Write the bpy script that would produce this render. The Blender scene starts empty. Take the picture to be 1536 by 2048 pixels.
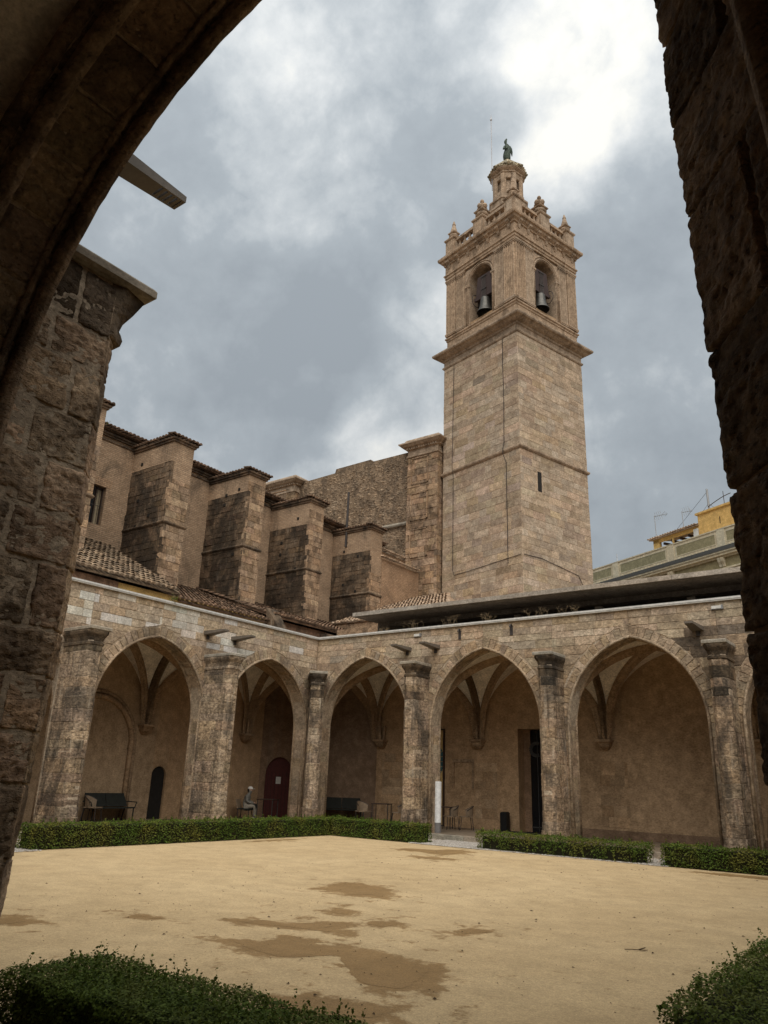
import bpy, bmesh, math, random
import numpy as np
from mathutils import Matrix, Vector, noise as mnoise
random.seed(7); np.random.seed(7)
R = math.radians
D = bpy.data
sc = bpy.context.scene
col = sc.collection

# ------------------------------------------------------------------ camera
CAM = np.array([20.392, -22.999, 1.75])
YAW, PITCH, ROLL, FPX = R(37.032), R(19.197), R(2.095), 1538.0
_f = np.array([-math.sin(YAW)*math.cos(PITCH), math.cos(YAW)*math.cos(PITCH), math.sin(PITCH)])
_r = np.array([math.cos(YAW), math.sin(YAW), 0.0]); _u = np.cross(_r, _f)
RM = np.array([math.cos(ROLL)*_r+math.sin(ROLL)*_u, -math.sin(ROLL)*_r+math.cos(ROLL)*_u, _f])
cd = D.cameras.new('camera'); cam = D.objects.new('camera', cd); col.objects.link(cam)
cd.sensor_fit = 'VERTICAL'; cd.sensor_height = 24.0; cd.lens = 24.0*FPX/2048.0
cd.clip_start = 0.05; cd.clip_end = 2000
m = Matrix.Identity(4)
for i in range(3):
    m[i][0], m[i][1], m[i][2], m[i][3] = RM[0][i], RM[1][i], -RM[2][i], CAM[i]
cam.matrix_world = m
sc.camera = cam
sc.render.resolution_x, sc.render.resolution_y = 768, 1024
def pxdir(px, py):
    d = RM.T @ np.array([(px-768)/FPX, -(py-1024)/FPX, 1.0]); return d/np.linalg.norm(d)
def project(P):
    q = RM @ (np.asarray(P, float)-CAM)
    if q[2] < .05: return None
    return 768+FPX*q[0]/q[2], 1024-FPX*q[1]/q[2], q[2]

# ------------------------------------------------------------------ sky, sun, exposure
SUN_AZ, SUN_EL = R(140), R(57)          # azimuth from +Y towards +X
w = D.worlds.new('World'); sc.world = w; w.use_nodes = True
nt = w.node_tree; N = nt.nodes; Lk = nt.links; N.clear()
out = N.new('ShaderNodeOutputWorld'); bg = N.new('ShaderNodeBackground'); bg.inputs[1].default_value = 0.05
Lk.new(bg.outputs[0], out.inputs[0])
sky = N.new('ShaderNodeTexSky'); sky.sky_type = 'NISHITA'; sky.sun_disc = False
sky.sun_elevation = SUN_EL; sky.sun_rotation = SUN_AZ; sky.air_density = 1.2; sky.dust_density = 2
tc = N.new('ShaderNodeTexCoord')
def wm(op, a, b=None, c=None, clamp=False):
    n = N.new('ShaderNodeMath'); n.operation = op; n.use_clamp = clamp
    for i, v in enumerate((a, b, c)):
        if v is None: continue
        if isinstance(v, (int, float)): n.inputs[i].default_value = v
        else: Lk.new(v, n.inputs[i])
    return n.outputs[0]
nrm = N.new('ShaderNodeVectorMath'); nrm.operation = 'NORMALIZE'; Lk.new(tc.outputs['Generated'], nrm.inputs[0])
sep = N.new('ShaderNodeSeparateXYZ'); Lk.new(nrm.outputs[0], sep.inputs[0])
zz = wm('MAXIMUM', sep.outputs[2], 0.0)
den = wm('ADD', zz, 0.22)
cmb = N.new('ShaderNodeCombineXYZ')
Lk.new(wm('DIVIDE', sep.outputs[0], den), cmb.inputs[0]); Lk.new(wm('DIVIDE', sep.outputs[1], den), cmb.inputs[1])
def wnoise(scale, detail, rough, dist, off, vec=None):
    mp = N.new('ShaderNodeMapping'); mp.inputs['Location'].default_value = off; Lk.new(vec or cmb.outputs[0], mp.inputs[0])
    n = N.new('ShaderNodeTexNoise'); n.inputs['Scale'].default_value = scale; n.inputs['Detail'].default_value = detail
    n.inputs['Roughness'].default_value = rough; n.inputs['Distortion'].default_value = dist
    Lk.new(mp.outputs[0], n.inputs['Vector']); return n.outputs['Fac']
DV = nrm.outputs[0]
n1 = wnoise(1.9, 8, .52, .3, (3.1, 1.7, 0)); n2 = wnoise(4.6, 9, .58, .25, (0.4, 5.2, 0), DV); n3 = wnoise(.75, 4, .5, .2, (8, 2, 0)); n4 = wnoise(13, 7, .6, .2, (2.4, 7.7, 0), DV)
def billow(n): return wm('ABSOLUTE', wm('SUBTRACT', wm('MULTIPLY', n, 2.0), 1.0))
b1 = billow(wnoise(5.2, 7, .55, .15, (5.5, 1.2, 3.0), DV)); b2 = billow(wnoise(12.5, 6, .58, .1, (1.5, 4.2, 9.0), DV))
val = wm('ADD', wm('MULTIPLY', n1, 1.0), wm('ADD', wm('MULTIPLY', n2, 1.0), wm('ADD', wm('MULTIPLY', n3, .3), wm('MULTIPLY', n4, .46))))
val = wm('ADD', val, wm('ADD', wm('MULTIPLY', b1, .48), wm('MULTIPLY', b2, .36)))
val = wm('SUBTRACT', val, 1.175)
LOBES = [(690, 150, 15, .20), (1120, 170, 10, .34), (1110, 345, 4.5, .30), (1000, 40, 9, .10), (850, 640, 5, .20), (790, 840, 6, .30), (730, 880, 4, .16), (840, 720, 4, .15),
         (620, 330, 7, .08), (1240, 110, 7, .20), (1180, 60, 6, .10), (1180, 560, 4, .05), (1250, 800, 6, .08), (460, 120, 6, .08),
         (380, 640, 14, -.03), (800, 415, 7, -.13), (600, 660, 12, -.08), (1265, 440, 7, -.26), (958, 240, 3.5, -.24), (640, 800, 8, -.10), (1300, 600, 8, -.10), (860, 60, 4, -.1)]
for (px, py, rad, amp) in LOBES:
    dt = N.new('ShaderNodeVectorMath'); dt.operation = 'DOT_PRODUCT'; Lk.new(nrm.outputs[0], dt.inputs[0])
    dt.inputs[1].default_value = tuple(pxdir(px, py))
    mr = N.new('ShaderNodeMapRange'); mr.interpolation_type = 'SMOOTHSTEP'
    mr.inputs['From Min'].default_value = math.cos(R(rad)); mr.inputs['From Max'].default_value = 1.0
    mr.inputs['To Min'].default_value = 0; mr.inputs['To Max'].default_value = amp
    Lk.new(dt.outputs['Value'], mr.inputs['Value'])
    val = wm('ADD', val, mr.outputs[0])
rp = N.new('ShaderNodeValToRGB'); Lk.new(val, rp.inputs[0]); cr = rp.color_ramp
cr.elements[0].position = .02; cr.elements[0].color = (.355, .395, .43, 1)
cr.elements[1].position = .95; cr.elements[1].color = (1.0, .99, .93, 1)
for p_, c_ in ((.34, (.43, .475, .51, 1)), (.55, (.58, .62, .645, 1)), (.74, (.77, .795, .80, 1))):
    e = cr.elements.new(p_); e.color = c_
lum = wm('ADD', wm('MULTIPLY', zz, .44), .60)      # an overcast sky is brighter towards the zenith
sc_ = N.new('ShaderNodeVectorMath'); sc_.operation = 'SCALE'; Lk.new(rp.outputs[0], sc_.inputs[0]); Lk.new(wm('MULTIPLY', lum, 10.0), sc_.inputs['Scale'])
mx = N.new('ShaderNodeMix'); mx.data_type = 'RGBA'; mx.inputs[0].default_value = .95
Lk.new(sky.outputs[0], mx.inputs[6]); Lk.new(sc_.outputs[0], mx.inputs[7]); Lk.new(mx.outputs[2], bg.inputs[0])

sl = D.lights.new('sun', 'SUN'); sl.energy = 1.5; sl.angle = R(75); sl.color = (1, .955, .88)
so = D.objects.new('sun', sl); col.objects.link(so)
sd = Vector((math.sin(SUN_AZ)*math.cos(SUN_EL), math.cos(SUN_AZ)*math.cos(SUN_EL), math.sin(SUN_EL)))
so.rotation_euler = (-sd).to_track_quat('-Z', 'Y').to_euler(); so.location = (0, 30, 80)
sc.view_settings.view_transform = 'Standard'; sc.view_settings.look = 'None'
sc.view_settings.exposure = 1.25; sc.view_settings.gamma = 1.0; sc.view_settings.use_curve_mapping = False
sc.cycles.max_bounces = 8; sc.cycles.diffuse_bounces = 6; sc.cycles.use_denoising = True

# ------------------------------------------------------------------ materials
def nodes(name):
    mt = D.materials.new(name); mt.use_nodes = True
    t = mt.node_tree; b = t.nodes['Principled BSDF']; b.inputs['Specular IOR Level'].default_value = .25
    return mt, t, b
class G:
    """small node-building helper"""
    def __init__(s, t): s.t = t; s.n = t.nodes; s.l = t.links
    def put(s, sock, v):
        if isinstance(v, (int, float)): sock.default_value = v
        elif isinstance(v, tuple): sock.default_value = v if len(v) == len(sock.default_value) else v+(1,)
        else: s.l.new(v, sock)
    def math(s, op, a, b=0.0, clamp=False):
        n = s.n.new('ShaderNodeMath'); n.operation = op; n.use_clamp = clamp; s.put(n.inputs[0], a); s.put(n.inputs[1], b); return n.outputs[0]
    def pos(s):
        if not hasattr(s, '_g'): s._g = s.n.new('ShaderNodeNewGeometry')
        return s._g.outputs['Position']
    def island(s): s.pos(); return s._g.outputs['Random Per Island']
    def obj(s, k):
        if not hasattr(s, '_o'): s._o = s.n.new('ShaderNodeObjectInfo')
        return s._o.outputs[k]
    def mapv(s, v, scale=(1, 1, 1), loc=(0, 0, 0), rot=(0, 0, 0)):
        n = s.n.new('ShaderNodeMapping'); n.inputs['Scale'].default_value = scale; n.inputs['Location'].default_value = loc
        n.inputs['Rotation'].default_value = rot; s.l.new(v, n.inputs[0]); return n.outputs[0]
    def noise(s, v, scale, detail=5, rough=.6, dist=0.0):
        n = s.n.new('ShaderNodeTexNoise'); n.inputs['Scale'].default_value = scale; n.inputs['Detail'].default_value = detail
        n.inputs['Roughness'].default_value = rough; n.inputs['Distortion'].default_value = dist; s.l.new(v, n.inputs['Vector']); return n.outputs['Fac']
    def voro(s, v, scale, feat='F1', out='Distance'):
        n = s.n.new('ShaderNodeTexVoronoi'); n.feature = feat; n.inputs['Scale'].default_value = scale; s.l.new(v, n.inputs['Vector']); return n.outputs[out]
    def ramp(s, v, lo, hi, a=0.0, b=1.0):
        n = s.n.new('ShaderNodeMapRange'); n.interpolation_type = 'SMOOTHSTEP'
        n.inputs['From Min'].default_value = lo; n.inputs['From Max'].default_value = hi
        n.inputs['To Min'].default_value = a; n.inputs['To Max'].default_value = b; s.l.new(v, n.inputs['Value']); return n.outputs[0]
    def mix(s, f, a, b, mode='MIX'):
        n = s.n.new('ShaderNodeMix'); n.data_type = 'RGBA'; n.blend_type = mode; s.put(n.inputs[0], f); s.put(n.inputs[6], a); s.put(n.inputs[7], b); return n.outputs[2]
    def grey(s, v):
        n = s.n.new('ShaderNodeCombineXYZ')
        for i in range(3): s.l.new(v, n.inputs[i])
        return n.outputs[0]
    def bump(s, h, strength, dist, b):
        n = s.n.new('ShaderNodeBump'); n.inputs['Strength'].default_value = strength; n.inputs['Distance'].default_value = dist
        s.l.new(h, n.inputs['Height']); s.l.new(n.outputs[0], b.inputs['Normal'])
M = {}
def stone(name, c1, c2, grime=.3, dark=(.05, .042, .035), gsc=1.1, gth=.56, rand=.3, bump=.5, bd=.02, pit=14, streak=0.0, pale=0.0, rough=.9, gstretch=.55, fine=1.0, spk=1.0):
    mt, t, b = nodes(name); g = G(t); P = g.pos()
    big = g.noise(P, .8, 5, .6, .4); mid = g.noise(P, 3.3, 7, .68); fin = g.noise(g.mapv(P, (1, 1, 1.7)), 17*fine, 6, .72)
    c = g.mix(g.ramp(big, .3, .7), c1, c2)
    c = g.mix(g.ramp(mid, .38, .70), c, tuple(min(1, x*1.3) for x in c1))
    md2 = g.noise(g.mapv(P, (1, 1, 1.6), (4, 4, 4)), 8.5*fine, 5, .7, .4)
    c = g.mix(1.0, c, g.grey(g.ramp(md2, .30, .70, 1-.30*spk, 1+.20*spk)), 'MULTIPLY')
    c = g.mix(1.0, c, g.grey(g.ramp(fin, .25, .75, .62, 1.22)), 'MULTIPLY')
    rnd = g.math('FRACT', g.math('ADD', g.island(), g.obj('Random')))
    c = g.mix(1.0, c, g.grey(g.math('ADD', g.math('MULTIPLY', rnd, rand), 1-rand/2)), 'MULTIPLY')
    hue = g.math('FRACT', g.math('MULTIPLY', rnd, 7.31))
    c = g.mix(g.math('MULTIPLY', hue, .55), c, g.mix(1.0, c, (1.10, .95, .80), 'MULTIPLY'))
    c = g.mix(1.0, c, g.obj('Color'), 'MULTIPLY')
    if pale: c = g.mix(g.math('MULTIPLY', g.ramp(g.noise(g.mapv(P, (5, 5, .5), (3, 1, 2)), 1.6, 6, .6, .5), .56, .7), pale), c, (.55, .47, .37))
    if streak: c = g.mix(g.math('MULTIPLY', g.ramp(g.noise(g.mapv(P, (4, 4, .35)), 1.5, 5, .6, .6), .52, .7), streak), c, dark)
    gm = g.math('MULTIPLY', g.noise(g.mapv(P, (1, 1, gstretch), (7, 3, 1)), gsc, 8, .68, .6), 1.0)
    gm = g.math('MULTIPLY', g.ramp(gm, gth-.05, gth+.12), g.ramp(fin, .3, .6, .35, 1))
    c = g.mix(g.math('MULTIPLY', gm, grime), c, dark)
    g.put(b.inputs['Base Color'], c); b.inputs['Roughness'].default_value = rough; b.inputs['Specular IOR Level'].default_value = .12
    pits = g.ramp(g.noise(g.mapv(P, (1, 1, 2.2)), pit, 4, .6), .56, .70)
    h = g.math('SUBTRACT', g.math('ADD', g.math('MULTIPLY', mid, .9), g.math('MULTIPLY', fin, .5)), g.math('MULTIPLY', pits, .55))
    g.bump(h, bump, bd, b); M[name] = mt; return mt
stone('cloister', (.385, .30, .212), (.295, .222, .15), grime=.6, streak=.2, gth=.55, rand=.28, bump=1.0, bd=.03, spk=1.1)
stone('cloister_light', (.445, .36, .265), (.37, .285, .20), grime=.45, gth=.58, rand=.28, bump=.7, spk=1.3)
stone('pillar', (.375, .29, .205), (.27, .20, .135), grime=.85, streak=.6, pale=.45, gth=.51, rand=.28, bump=1.0, bd=.04, pit=18, spk=1.9)
stone('blackened', (.19, .145, .10), (.10, .077, .055), grime=.9, dark=(.018, .016, .014), gth=.45, rand=.3, bump=1.0, bd=.03)
stone('slab', (.30, .275, .23), (.23, .205, .165), grime=.45, rand=.15, gth=.55, bump=.3, spk=.6)
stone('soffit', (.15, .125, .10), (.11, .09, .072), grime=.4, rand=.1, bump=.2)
stone('mortar', (.43, .35, .26), (.35, .275, .20), grime=.5, gth=.55, rand=.0, bump=.6)
stone('near', (.36, .265, .18), (.24, .17, .112), grime=.8, dark=(.055, .038, .026), gsc=2.6, gth=.5, rand=.5, bump=1.0, bd=.035, pit=22, fine=1.6)
stone('near_mortar', (.45, .36, .26), (.37, .285, .20), grime=.25, rand=0, bump=.8, bd=.02, pit=30, fine=1.5)
stone('tower', (.45, .365, .275), (.385, .30, .22), grime=.34, dark=(.15, .098, .058), gsc=.75, gth=.5, rand=.3, bump=.5, bd=.03, gstretch=2.2)
stone('tower_trim', (.40, .31, .228), (.31, .232, .165), grime=.7, dark=(.09, .062, .04), gsc=1.4, gth=.53, rand=.12, bump=.5)
stone('flute_stone', (.43, .338, .25), (.34, .258, .185), grime=.6, dark=(.09, .062, .04), gsc=1.4, gth=.56, rand=.2, bump=.4)
stone('church_stone', (.40, .285, .19), (.27, .185, .118), grime=.75, dark=(.045, .034, .026), gth=.52, rand=.5, bump=1.0, bd=.04)
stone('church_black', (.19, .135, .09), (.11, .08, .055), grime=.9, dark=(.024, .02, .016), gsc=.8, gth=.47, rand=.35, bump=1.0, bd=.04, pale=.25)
stone('rubble', (.33, .25, .175), (.22, .16, .108), grime=.7, dark=(.07, .054, .04), gsc=2.2, gth=.5, rand=.5, bump=1.0, bd=.06, pit=6)
stone('concrete', (.36, .325, .28), (.29, .255, .215), grime=.4, dark=(.10, .085, .07), gth=.58, rand=.12, bump=.2, pit=30, spk=.6)
stone('plaster', (.39, .275, .17), (.315, .218, .13), grime=.25, dark=(.14, .09, .05), gsc=.7, gth=.56, rand=.1, bump=.25, spk=.25)
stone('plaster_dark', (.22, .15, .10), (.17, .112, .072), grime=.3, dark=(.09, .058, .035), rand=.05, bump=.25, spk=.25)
stone('rib', (.33, .235, .15), (.26, .18, .11), grime=.3, gth=.58, rand=.2, bump=.4)
stone('web', (.74, .70, .63), (.66, .62, .55), grime=.12, dark=(.2, .16, .12), rand=.0, bump=.15, spk=.25)
stone('ochre', (.50, .345, .135), (.42, .275, .10), grime=.5, dark=(.17, .11, .05), gsc=.9, gth=.56, rand=.0, bump=.25, gstretch=.4, spk=.6)
stone('redwall', (.27, .165, .105), (.20, .115, .075), grime=.7, dark=(.05, .035, .025), gth=.53, rand=.0, bump=.6)
stone('tile', (.21, .135, .09), (.13, .09, .062), grime=.7, dark=(.045, .036, .028), gsc=3, gth=.48, rand=.7, bump=.4)
stone('tile_pale', (.25, .185, .125), (.155, .112, .078), grime=.6, dark=(.06, .048, .035), gsc=3, gth=.5, rand=.8, bump=.4)
stone('tile_red', (.43, .325, .235), (.34, .245, .17), grime=.4, dark=(.10, .07, .05), gsc=3, gth=.52, rand=.5, bump=.4)
stone('tile_glazed', (.50, .47, .36), (.33, .25, .15), grime=.6, dark=(.09, .07, .04), gsc=5, gth=.48, rand=.9, bump=.3)
stone('cream', (.57, .53, .405), (.52, .48, .36), grime=.2, dark=(.25, .22, .16), rand=.0, bump=.1, spk=.25)
stone('olive', (.285, .265, .165), (.255, .235, .145), grime=.15, dark=(.15, .14, .09), rand=0, bump=.1, spk=.25)
stone('yellow', (.60, .42, .17), (.54, .365, .14), grime=.25, dark=(.30, .2, .09), rand=0, bump=.1, spk=.25)
stone('floor', (.23, .19, .145), (.18, .145, .11), grime=.3, rand=.15, bump=.1, rough=.38, spk=.25)
stone('bronze', (.075, .105, .085), (.045, .065, .055), grime=.6, dark=(.02, .026, .023), gsc=4, gth=.48, rand=0, bump=.5, rough=.6)
stone('wall_white', (.58, .555, .50), (.50, .46, .395), grime=.45, dark=(.25, .19, .13), gsc=3, gth=.6, rand=.2, bump=.3, spk=.6)

def brick(name, c1, c2, mort, grime=.6, dark=(.05, .04, .03), gth=.54, lower=0.0):
    mt, t, b = nodes(name); g = G(t); P = g.pos()
    sx = g.n.new('ShaderNodeSeparateXYZ'); g.l.new(P, sx.inputs[0]); cb = g.n.new('ShaderNodeCombineXYZ')
    wob = g.math('MULTIPLY', g.noise(P, 1.5, 3), .03)
    g.l.new(g.math('ADD', sx.outputs[0], sx.outputs[1]), cb.inputs[0]); g.l.new(g.math('ADD', sx.outputs[2], wob), cb.inputs[1])
    br = g.n.new('ShaderNodeTexBrick'); g.l.new(cb.outputs[0], br.inputs['Vector']); br.inputs['Scale'].default_value = 1
    br.inputs['Brick Width'].default_value = .30; br.inputs['Row Height'].default_value = .085; br.inputs['Mortar Size'].default_value = .016
    br.inputs['Mortar Smooth'].default_value = .3; br.inputs['Color1'].default_value = c1+(1,); br.inputs['Color2'].default_value = c2+(1,); br.inputs['Mortar'].default_value = mort+(1,)
    big = g.noise(P, .9, 6, .65, .5); fin = g.noise(P, 14, 5, .7)
    c = g.mix(1.0, br.outputs[0], g.grey(g.ramp(big, .25, .75, .72, 1.2)), 'MULTIPLY')
    c = g.mix(1.0, c, g.grey(g.ramp(fin, .25, .75, .75, 1.2)), 'MULTIPLY')
    gm = g.ramp(g.noise(g.mapv(P, (1, 1, .45), (2, 9, 4)), .8, 8, .68, .7), gth-.05, gth+.14)
    c = g.mix(g.math('MULTIPLY', gm, grime), c, dark)
    g.put(b.inputs['Base Color'], c); b.inputs['Roughness'].default_value = .92
    g.bump(g.math('SUBTRACT', g.math('MULTIPLY', fin, .5), br.outputs['Fac']), .8, .012, b); M[name] = mt
brick('brick', (.47, .32, .205), (.36, .235, .145), (.29, .21, .14), grime=.6, gth=.54)
brick('brick_dark', (.25, .16, .10), (.16, .102, .066), (.21, .155, .105), grime=.85, dark=(.03, .025, .02), gth=.46)
brick('brick_clean', (.47, .30, .185), (.38, .235, .14), (.27, .19, .12), grime=.15)

def plain(name, c, rough=.6, metal=0.0, bump=0.0):
    mt, t, b = nodes(name); g = G(t); P = g.pos(); f = g.noise(P, 9, 5, .65)
    col_ = g.mix(1.0, c, g.grey(g.ramp(f, .25, .75, .8, 1.15)), 'MULTIPLY')
    g.put(b.inputs['Base Color'], col_); b.inputs['Roughness'].default_value = rough; b.inputs['Metallic'].default_value = metal
    if bump: g.bump(f, bump, .01, b)
    M[name] = mt
plain('iron', (.07, .06, .055), .55, .5); plain('bell_metal', (.10, .095, .085), .45, .7); plain('yoke', (.06, .04, .036), .7, .1)
plain('white_coping', (.60, .58, .54), .5); plain('lamp_metal', (.15, .125, .10), .5, .2); plain('grey_metal', (.30, .30, .30), .45, .4)
plain('totem_white', (.72, .72, .71), .5); plain('totem_grey', (.17, .16, .155), .55); plain('black', (.012, .012, .012), .5); plain('bench_dark', (.022, .023, .019), .85)
plain('wicker', (.26, .19, .125), .7, 0, .5); plain('door_red', (.085, .018, .014), .6, 0, .3); plain('dark_void', (.02, .017, .014), .8)
plain('paper', (.62, .60, .55), .8); plain('poster', (.52, .35, .14), .6); plain('frame', (.05, .03, .022), .5); plain('teal', (.05, .12, .13), .6)
plain('glass_mark', (.055, .052, .05), .5); plain('curtain', (.36, .29, .19), .9); plain('gutter', (.085, .085, .08), .5); plain('skin', (.48, .29, .20), .6)
plain('cap_white', (.75, .72, .66), .8); plain('shirt', (.20, .19, .165), .9); plain('trousers', (.31, .275, .22), .9); plain('hair', (.025, .018, .013), .6)
plain('dry_stem', (.21, .15, .085), .9); plain('rod_white', (.5, .5, .52), .5); plain('mat', (.025, .023, .02), .95, 0, .4); plain('twig', (.07, .045, .025), .9)
plain('belfry_shade', (.06, .055, .05), .9); plain('ac_white', (.6, .6, .58), .5)
def glass(name, c, rough=.08):
    mt, t, b = nodes(name); b.inputs['Base Color'].default_value = c+(1,); b.inputs['Roughness'].default_value = rough; b.inputs['Specular IOR Level'].default_value = .5; M[name] = mt
glass('dark_glass', (.012, .012, .013)); glass('window_glass', (.02, .025, .03))
def leaf(name, a, c, d):
    mt, t, b = nodes(name); g = G(t); r = g.island(); P = g.pos()
    k = g.mix(g.ramp(r, 0, 1), a, c); k = g.mix(g.ramp(g.noise(P, 1.7, 4), .42, .68), k, d)
    k = g.mix(1.0, k, g.grey(g.ramp(g.math('FRACT', g.math('MULTIPLY', r, 13.7)), 0, 1, .6, 1.3)), 'MULTIPLY')
    g.put(b.inputs['Base Color'], k); b.inputs['Roughness'].default_value = .6; b.inputs['Specular IOR Level'].default_value = .1
    tr = t.nodes.new('ShaderNodeBsdfTranslucent'); g.l.new(k, tr.inputs[0]); ms = t.nodes.new('ShaderNodeMixShader'); ms.inputs[0].default_value = .34
    g.l.new(b.outputs[0], ms.inputs[1]); g.l.new(tr.outputs[0], ms.inputs[2]); g.l.new(ms.outputs[0], t.nodes['Material Output'].inputs[0]); M[name] = mt
leaf('leaf', (.065, .11, .016), (.115, .165, .03), (.17, .165, .035))
leaf('leaf_near', (.09, .135, .022), (.155, .21, .042), (.20, .22, .06))
plain('twig_core', (.022, .022, .010), .95)
# ---- sand with damp halos round the puddles (blobs given in metres)
PUDDLES = [  # outlines x, y on the ground
 [(11.1,-12.32),(10.95,-11.5),(10.89,-11.01),(11.2,-10.95),(11.6,-11.06),(12.2,-11.5),(12.64,-12.17),(12.35,-12.2),(12.01,-12.53),(11.6,-12.3)],
 [(12.69,-13.92),(12.62,-13.47),(12.85,-13.42),(13.06,-13.55),(13.2,-13.8),(13.0,-13.95)],
 [(12.28,-15.41),(12.3,-15.15),(12.41,-14.99),(12.91,-14.96),(13.2,-14.5),(13.42,-14.27),(13.7,-14.32),(13.75,-14.6),(13.99,-14.98),(13.42,-15.14),(13.0,-15.2),(12.68,-15.43)],
 [(13.04,-16.16),(13.3,-16.0),(13.57,-15.88),(13.64,-15.46),(14.16,-15.45),(14.8,-15.4),(15.34,-15.48),(15.8,-15.6),(16.0,-15.86),(16.17,-16.56),(15.84,-16.78),(15.5,-16.6),(15.33,-16.4),(14.83,-16.01),(14.5,-15.9),(14.16,-16.48),(13.72,-16.49)],
 [(11.23,-16.06),(11.2,-15.9),(11.34,-15.83),(11.6,-15.83),(11.87,-15.77),(11.75,-15.95),(11.6,-16.03)],
 [(14.67,-13.9),(14.75,-13.6),(14.85,-13.4),(15.12,-13.24),(15.2,-13.4),(15.0,-13.91)],
 [(7.12,-4.58),(7.3,-4.1),(7.92,-3.8),(8.53,-3.0),(9.0,-3.4),(9.2,-4.3),(9.0,-5.0),(8.3,-4.7)],
 [(8.6,-5.9),(9.0,-5.5),(9.9,-5.6),(9.7,-6.1),(9.0,-6.1)],
 [(15.14,-17.59),(15.39,-17.3),(15.9,-17.1),(16.3,-16.95),(16.5,-17.3),(16.27,-17.6),(15.96,-17.93),(15.5,-17.9)],
 [(14.4,-3.15),(15.2,-2.75),(16.5,-2.7),(17.8,-2.75),(17.8,-3.05),(16.3,-3.25),(15.3,-3.3)],
 [(3.6,-6.6),(3.45,-5.4),(3.5,-4.6),(3.75,-4.4),(3.85,-5.6)],
 [(10.2,-17.4),(10.6,-17.0),(11.0,-17.1),(10.9,-17.7),(10.4,-17.8)],
 [(13.5,-14.0),(13.7,-13.7),(14.0,-13.8),(14.05,-14.2),(13.7,-14.3)],
]
def sand(name, wet):
    mt, t, b = nodes(name); g = G(t); P = g.pos()
    big = g.noise(P, .35, 5, .55, .3); mid = g.noise(P, 2.2, 6, .6); fin = g.noise(P, 60, 4, .75); vf = g.noise(P, 190, 3, .8)
    a, c = ((.525, .39, .222), (.47, .343, .19))
    k = g.mix(g.ramp(big, .3, .7), a, c); k = g.mix(1.0, k, g.grey(g.ramp(mid, .3, .7, .90, 1.08)), 'MULTIPLY')
    k = g.mix(1.0, k, g.grey(g.ramp(fin, .25, .75, .74, 1.22)), 'MULTIPLY'); k = g.mix(1.0, k, g.grey(g.ramp(g.noise(P, 19, 5, .7), .3, .7, .90, 1.09)), 'MULTIPLY'); k = g.mix(1.0, k, g.grey(g.ramp(vf, .25, .75, .82, 1.14)), 'MULTIPLY')
    at = g.n.new('ShaderNodeAttribute'); at.attribute_name = 'wet'; tot = at.outputs['Fac']
    edge = g.math('ADD', tot, g.math('MULTIPLY', g.math('SUBTRACT', g.noise(g.mapv(P, (1, 1, 1)), 2.6, 9, .72), .5), 3.0))
    tot = g.ramp(edge, .28, .58)
    if wet: tot = g.ramp(g.math('ADD', 1.0, g.math('MULTIPLY', g.math('SUBTRACT', g.noise(g.mapv(P, (1, 1, 1)), 2.6, 9, .72), .5), 3.0)), .28, .58)
    k = g.mix(tot, k, g.mix(1.0, k, (.56, .48, .38), 'MULTIPLY'))
    # sparse dark grit
    gr = g.ramp(g.voro(P, 5.5), .03, .05, 1, 0); k = g.mix(g.math('MULTIPLY', gr, .25), k, (.12, .085, .05))
    g.put(b.inputs['Base Color'], k)
    g.put(b.inputs['Roughness'], g.math('ADD', g.math('MULTIPLY', tot, -.35), .93)); b.inputs['Specular IOR Level'].default_value = .14
    dmp = g.ramp(g.noise(P, 5.5, 3, .6, .6), .40, .58); k2 = g.noise(g.mapv(P, (1, 1, 1), (3, 1, 0)), 14, 6, .7)
    h = g.math('ADD', g.math('ADD', g.math('MULTIPLY', mid, .5), g.math('MULTIPLY', fin, .16)), g.math('ADD', g.math('MULTIPLY', dmp, .22), g.math('MULTIPLY', k2, .35))); g.bump(h, .55, .035, b); M[name] = mt
sand('sand', False); sand('wet_sand', True)
def gravel_mat():
    mt, t, b = nodes('gravel'); g = G(t); r = g.island()
    k = g.mix(r, (.20, .175, .15), (.46, .42, .37)); g.put(b.inputs['Base Color'], k); b.inputs['Roughness'].default_value = .85; M['gravel'] = mt
gravel_mat()
# ------------------------------------------------------------------ object helpers
WM = {}   # world matrix of every object that parents others
def tagobj(o, label=None, cat=None, group=None, kind=None):
    if label: o['label'] = label
    if cat: o['category'] = cat
    if group: o['group'] = group
    if kind: o['kind'] = kind
    return o
def thing(name, label, cat, loc=(0, 0, 0), rz=0.0, group=None):
    o = D.objects.new(name, None); col.objects.link(o); o.empty_display_size = .3
    o.location = loc; o.rotation_euler = (0, 0, rz); WM[o.name] = Matrix.Translation(loc) @ Matrix.Rotation(rz, 4, 'Z')
    return tagobj(o, label, cat, group)
def link(name, me, mat=None, parent=None, local=False, basis=None):
    """local=True: mesh is in the parent's own space; otherwise in world space"""
    o = D.objects.new(name, me); col.objects.link(o)
    if mat is not None and len(me.materials) == 0: me.materials.append(M[mat] if isinstance(mat, str) else mat)
    pw = Matrix.Identity(4)
    if parent is not None:
        o.parent = parent; pw = WM[parent.name]
        if not local: o.matrix_parent_inverse = pw.inverted()
    b = basis if basis is not None else Matrix.Identity(4)
    if basis is not None: o.matrix_basis = basis
    WM[o.name] = (pw @ b) if local else b
    return o
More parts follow.
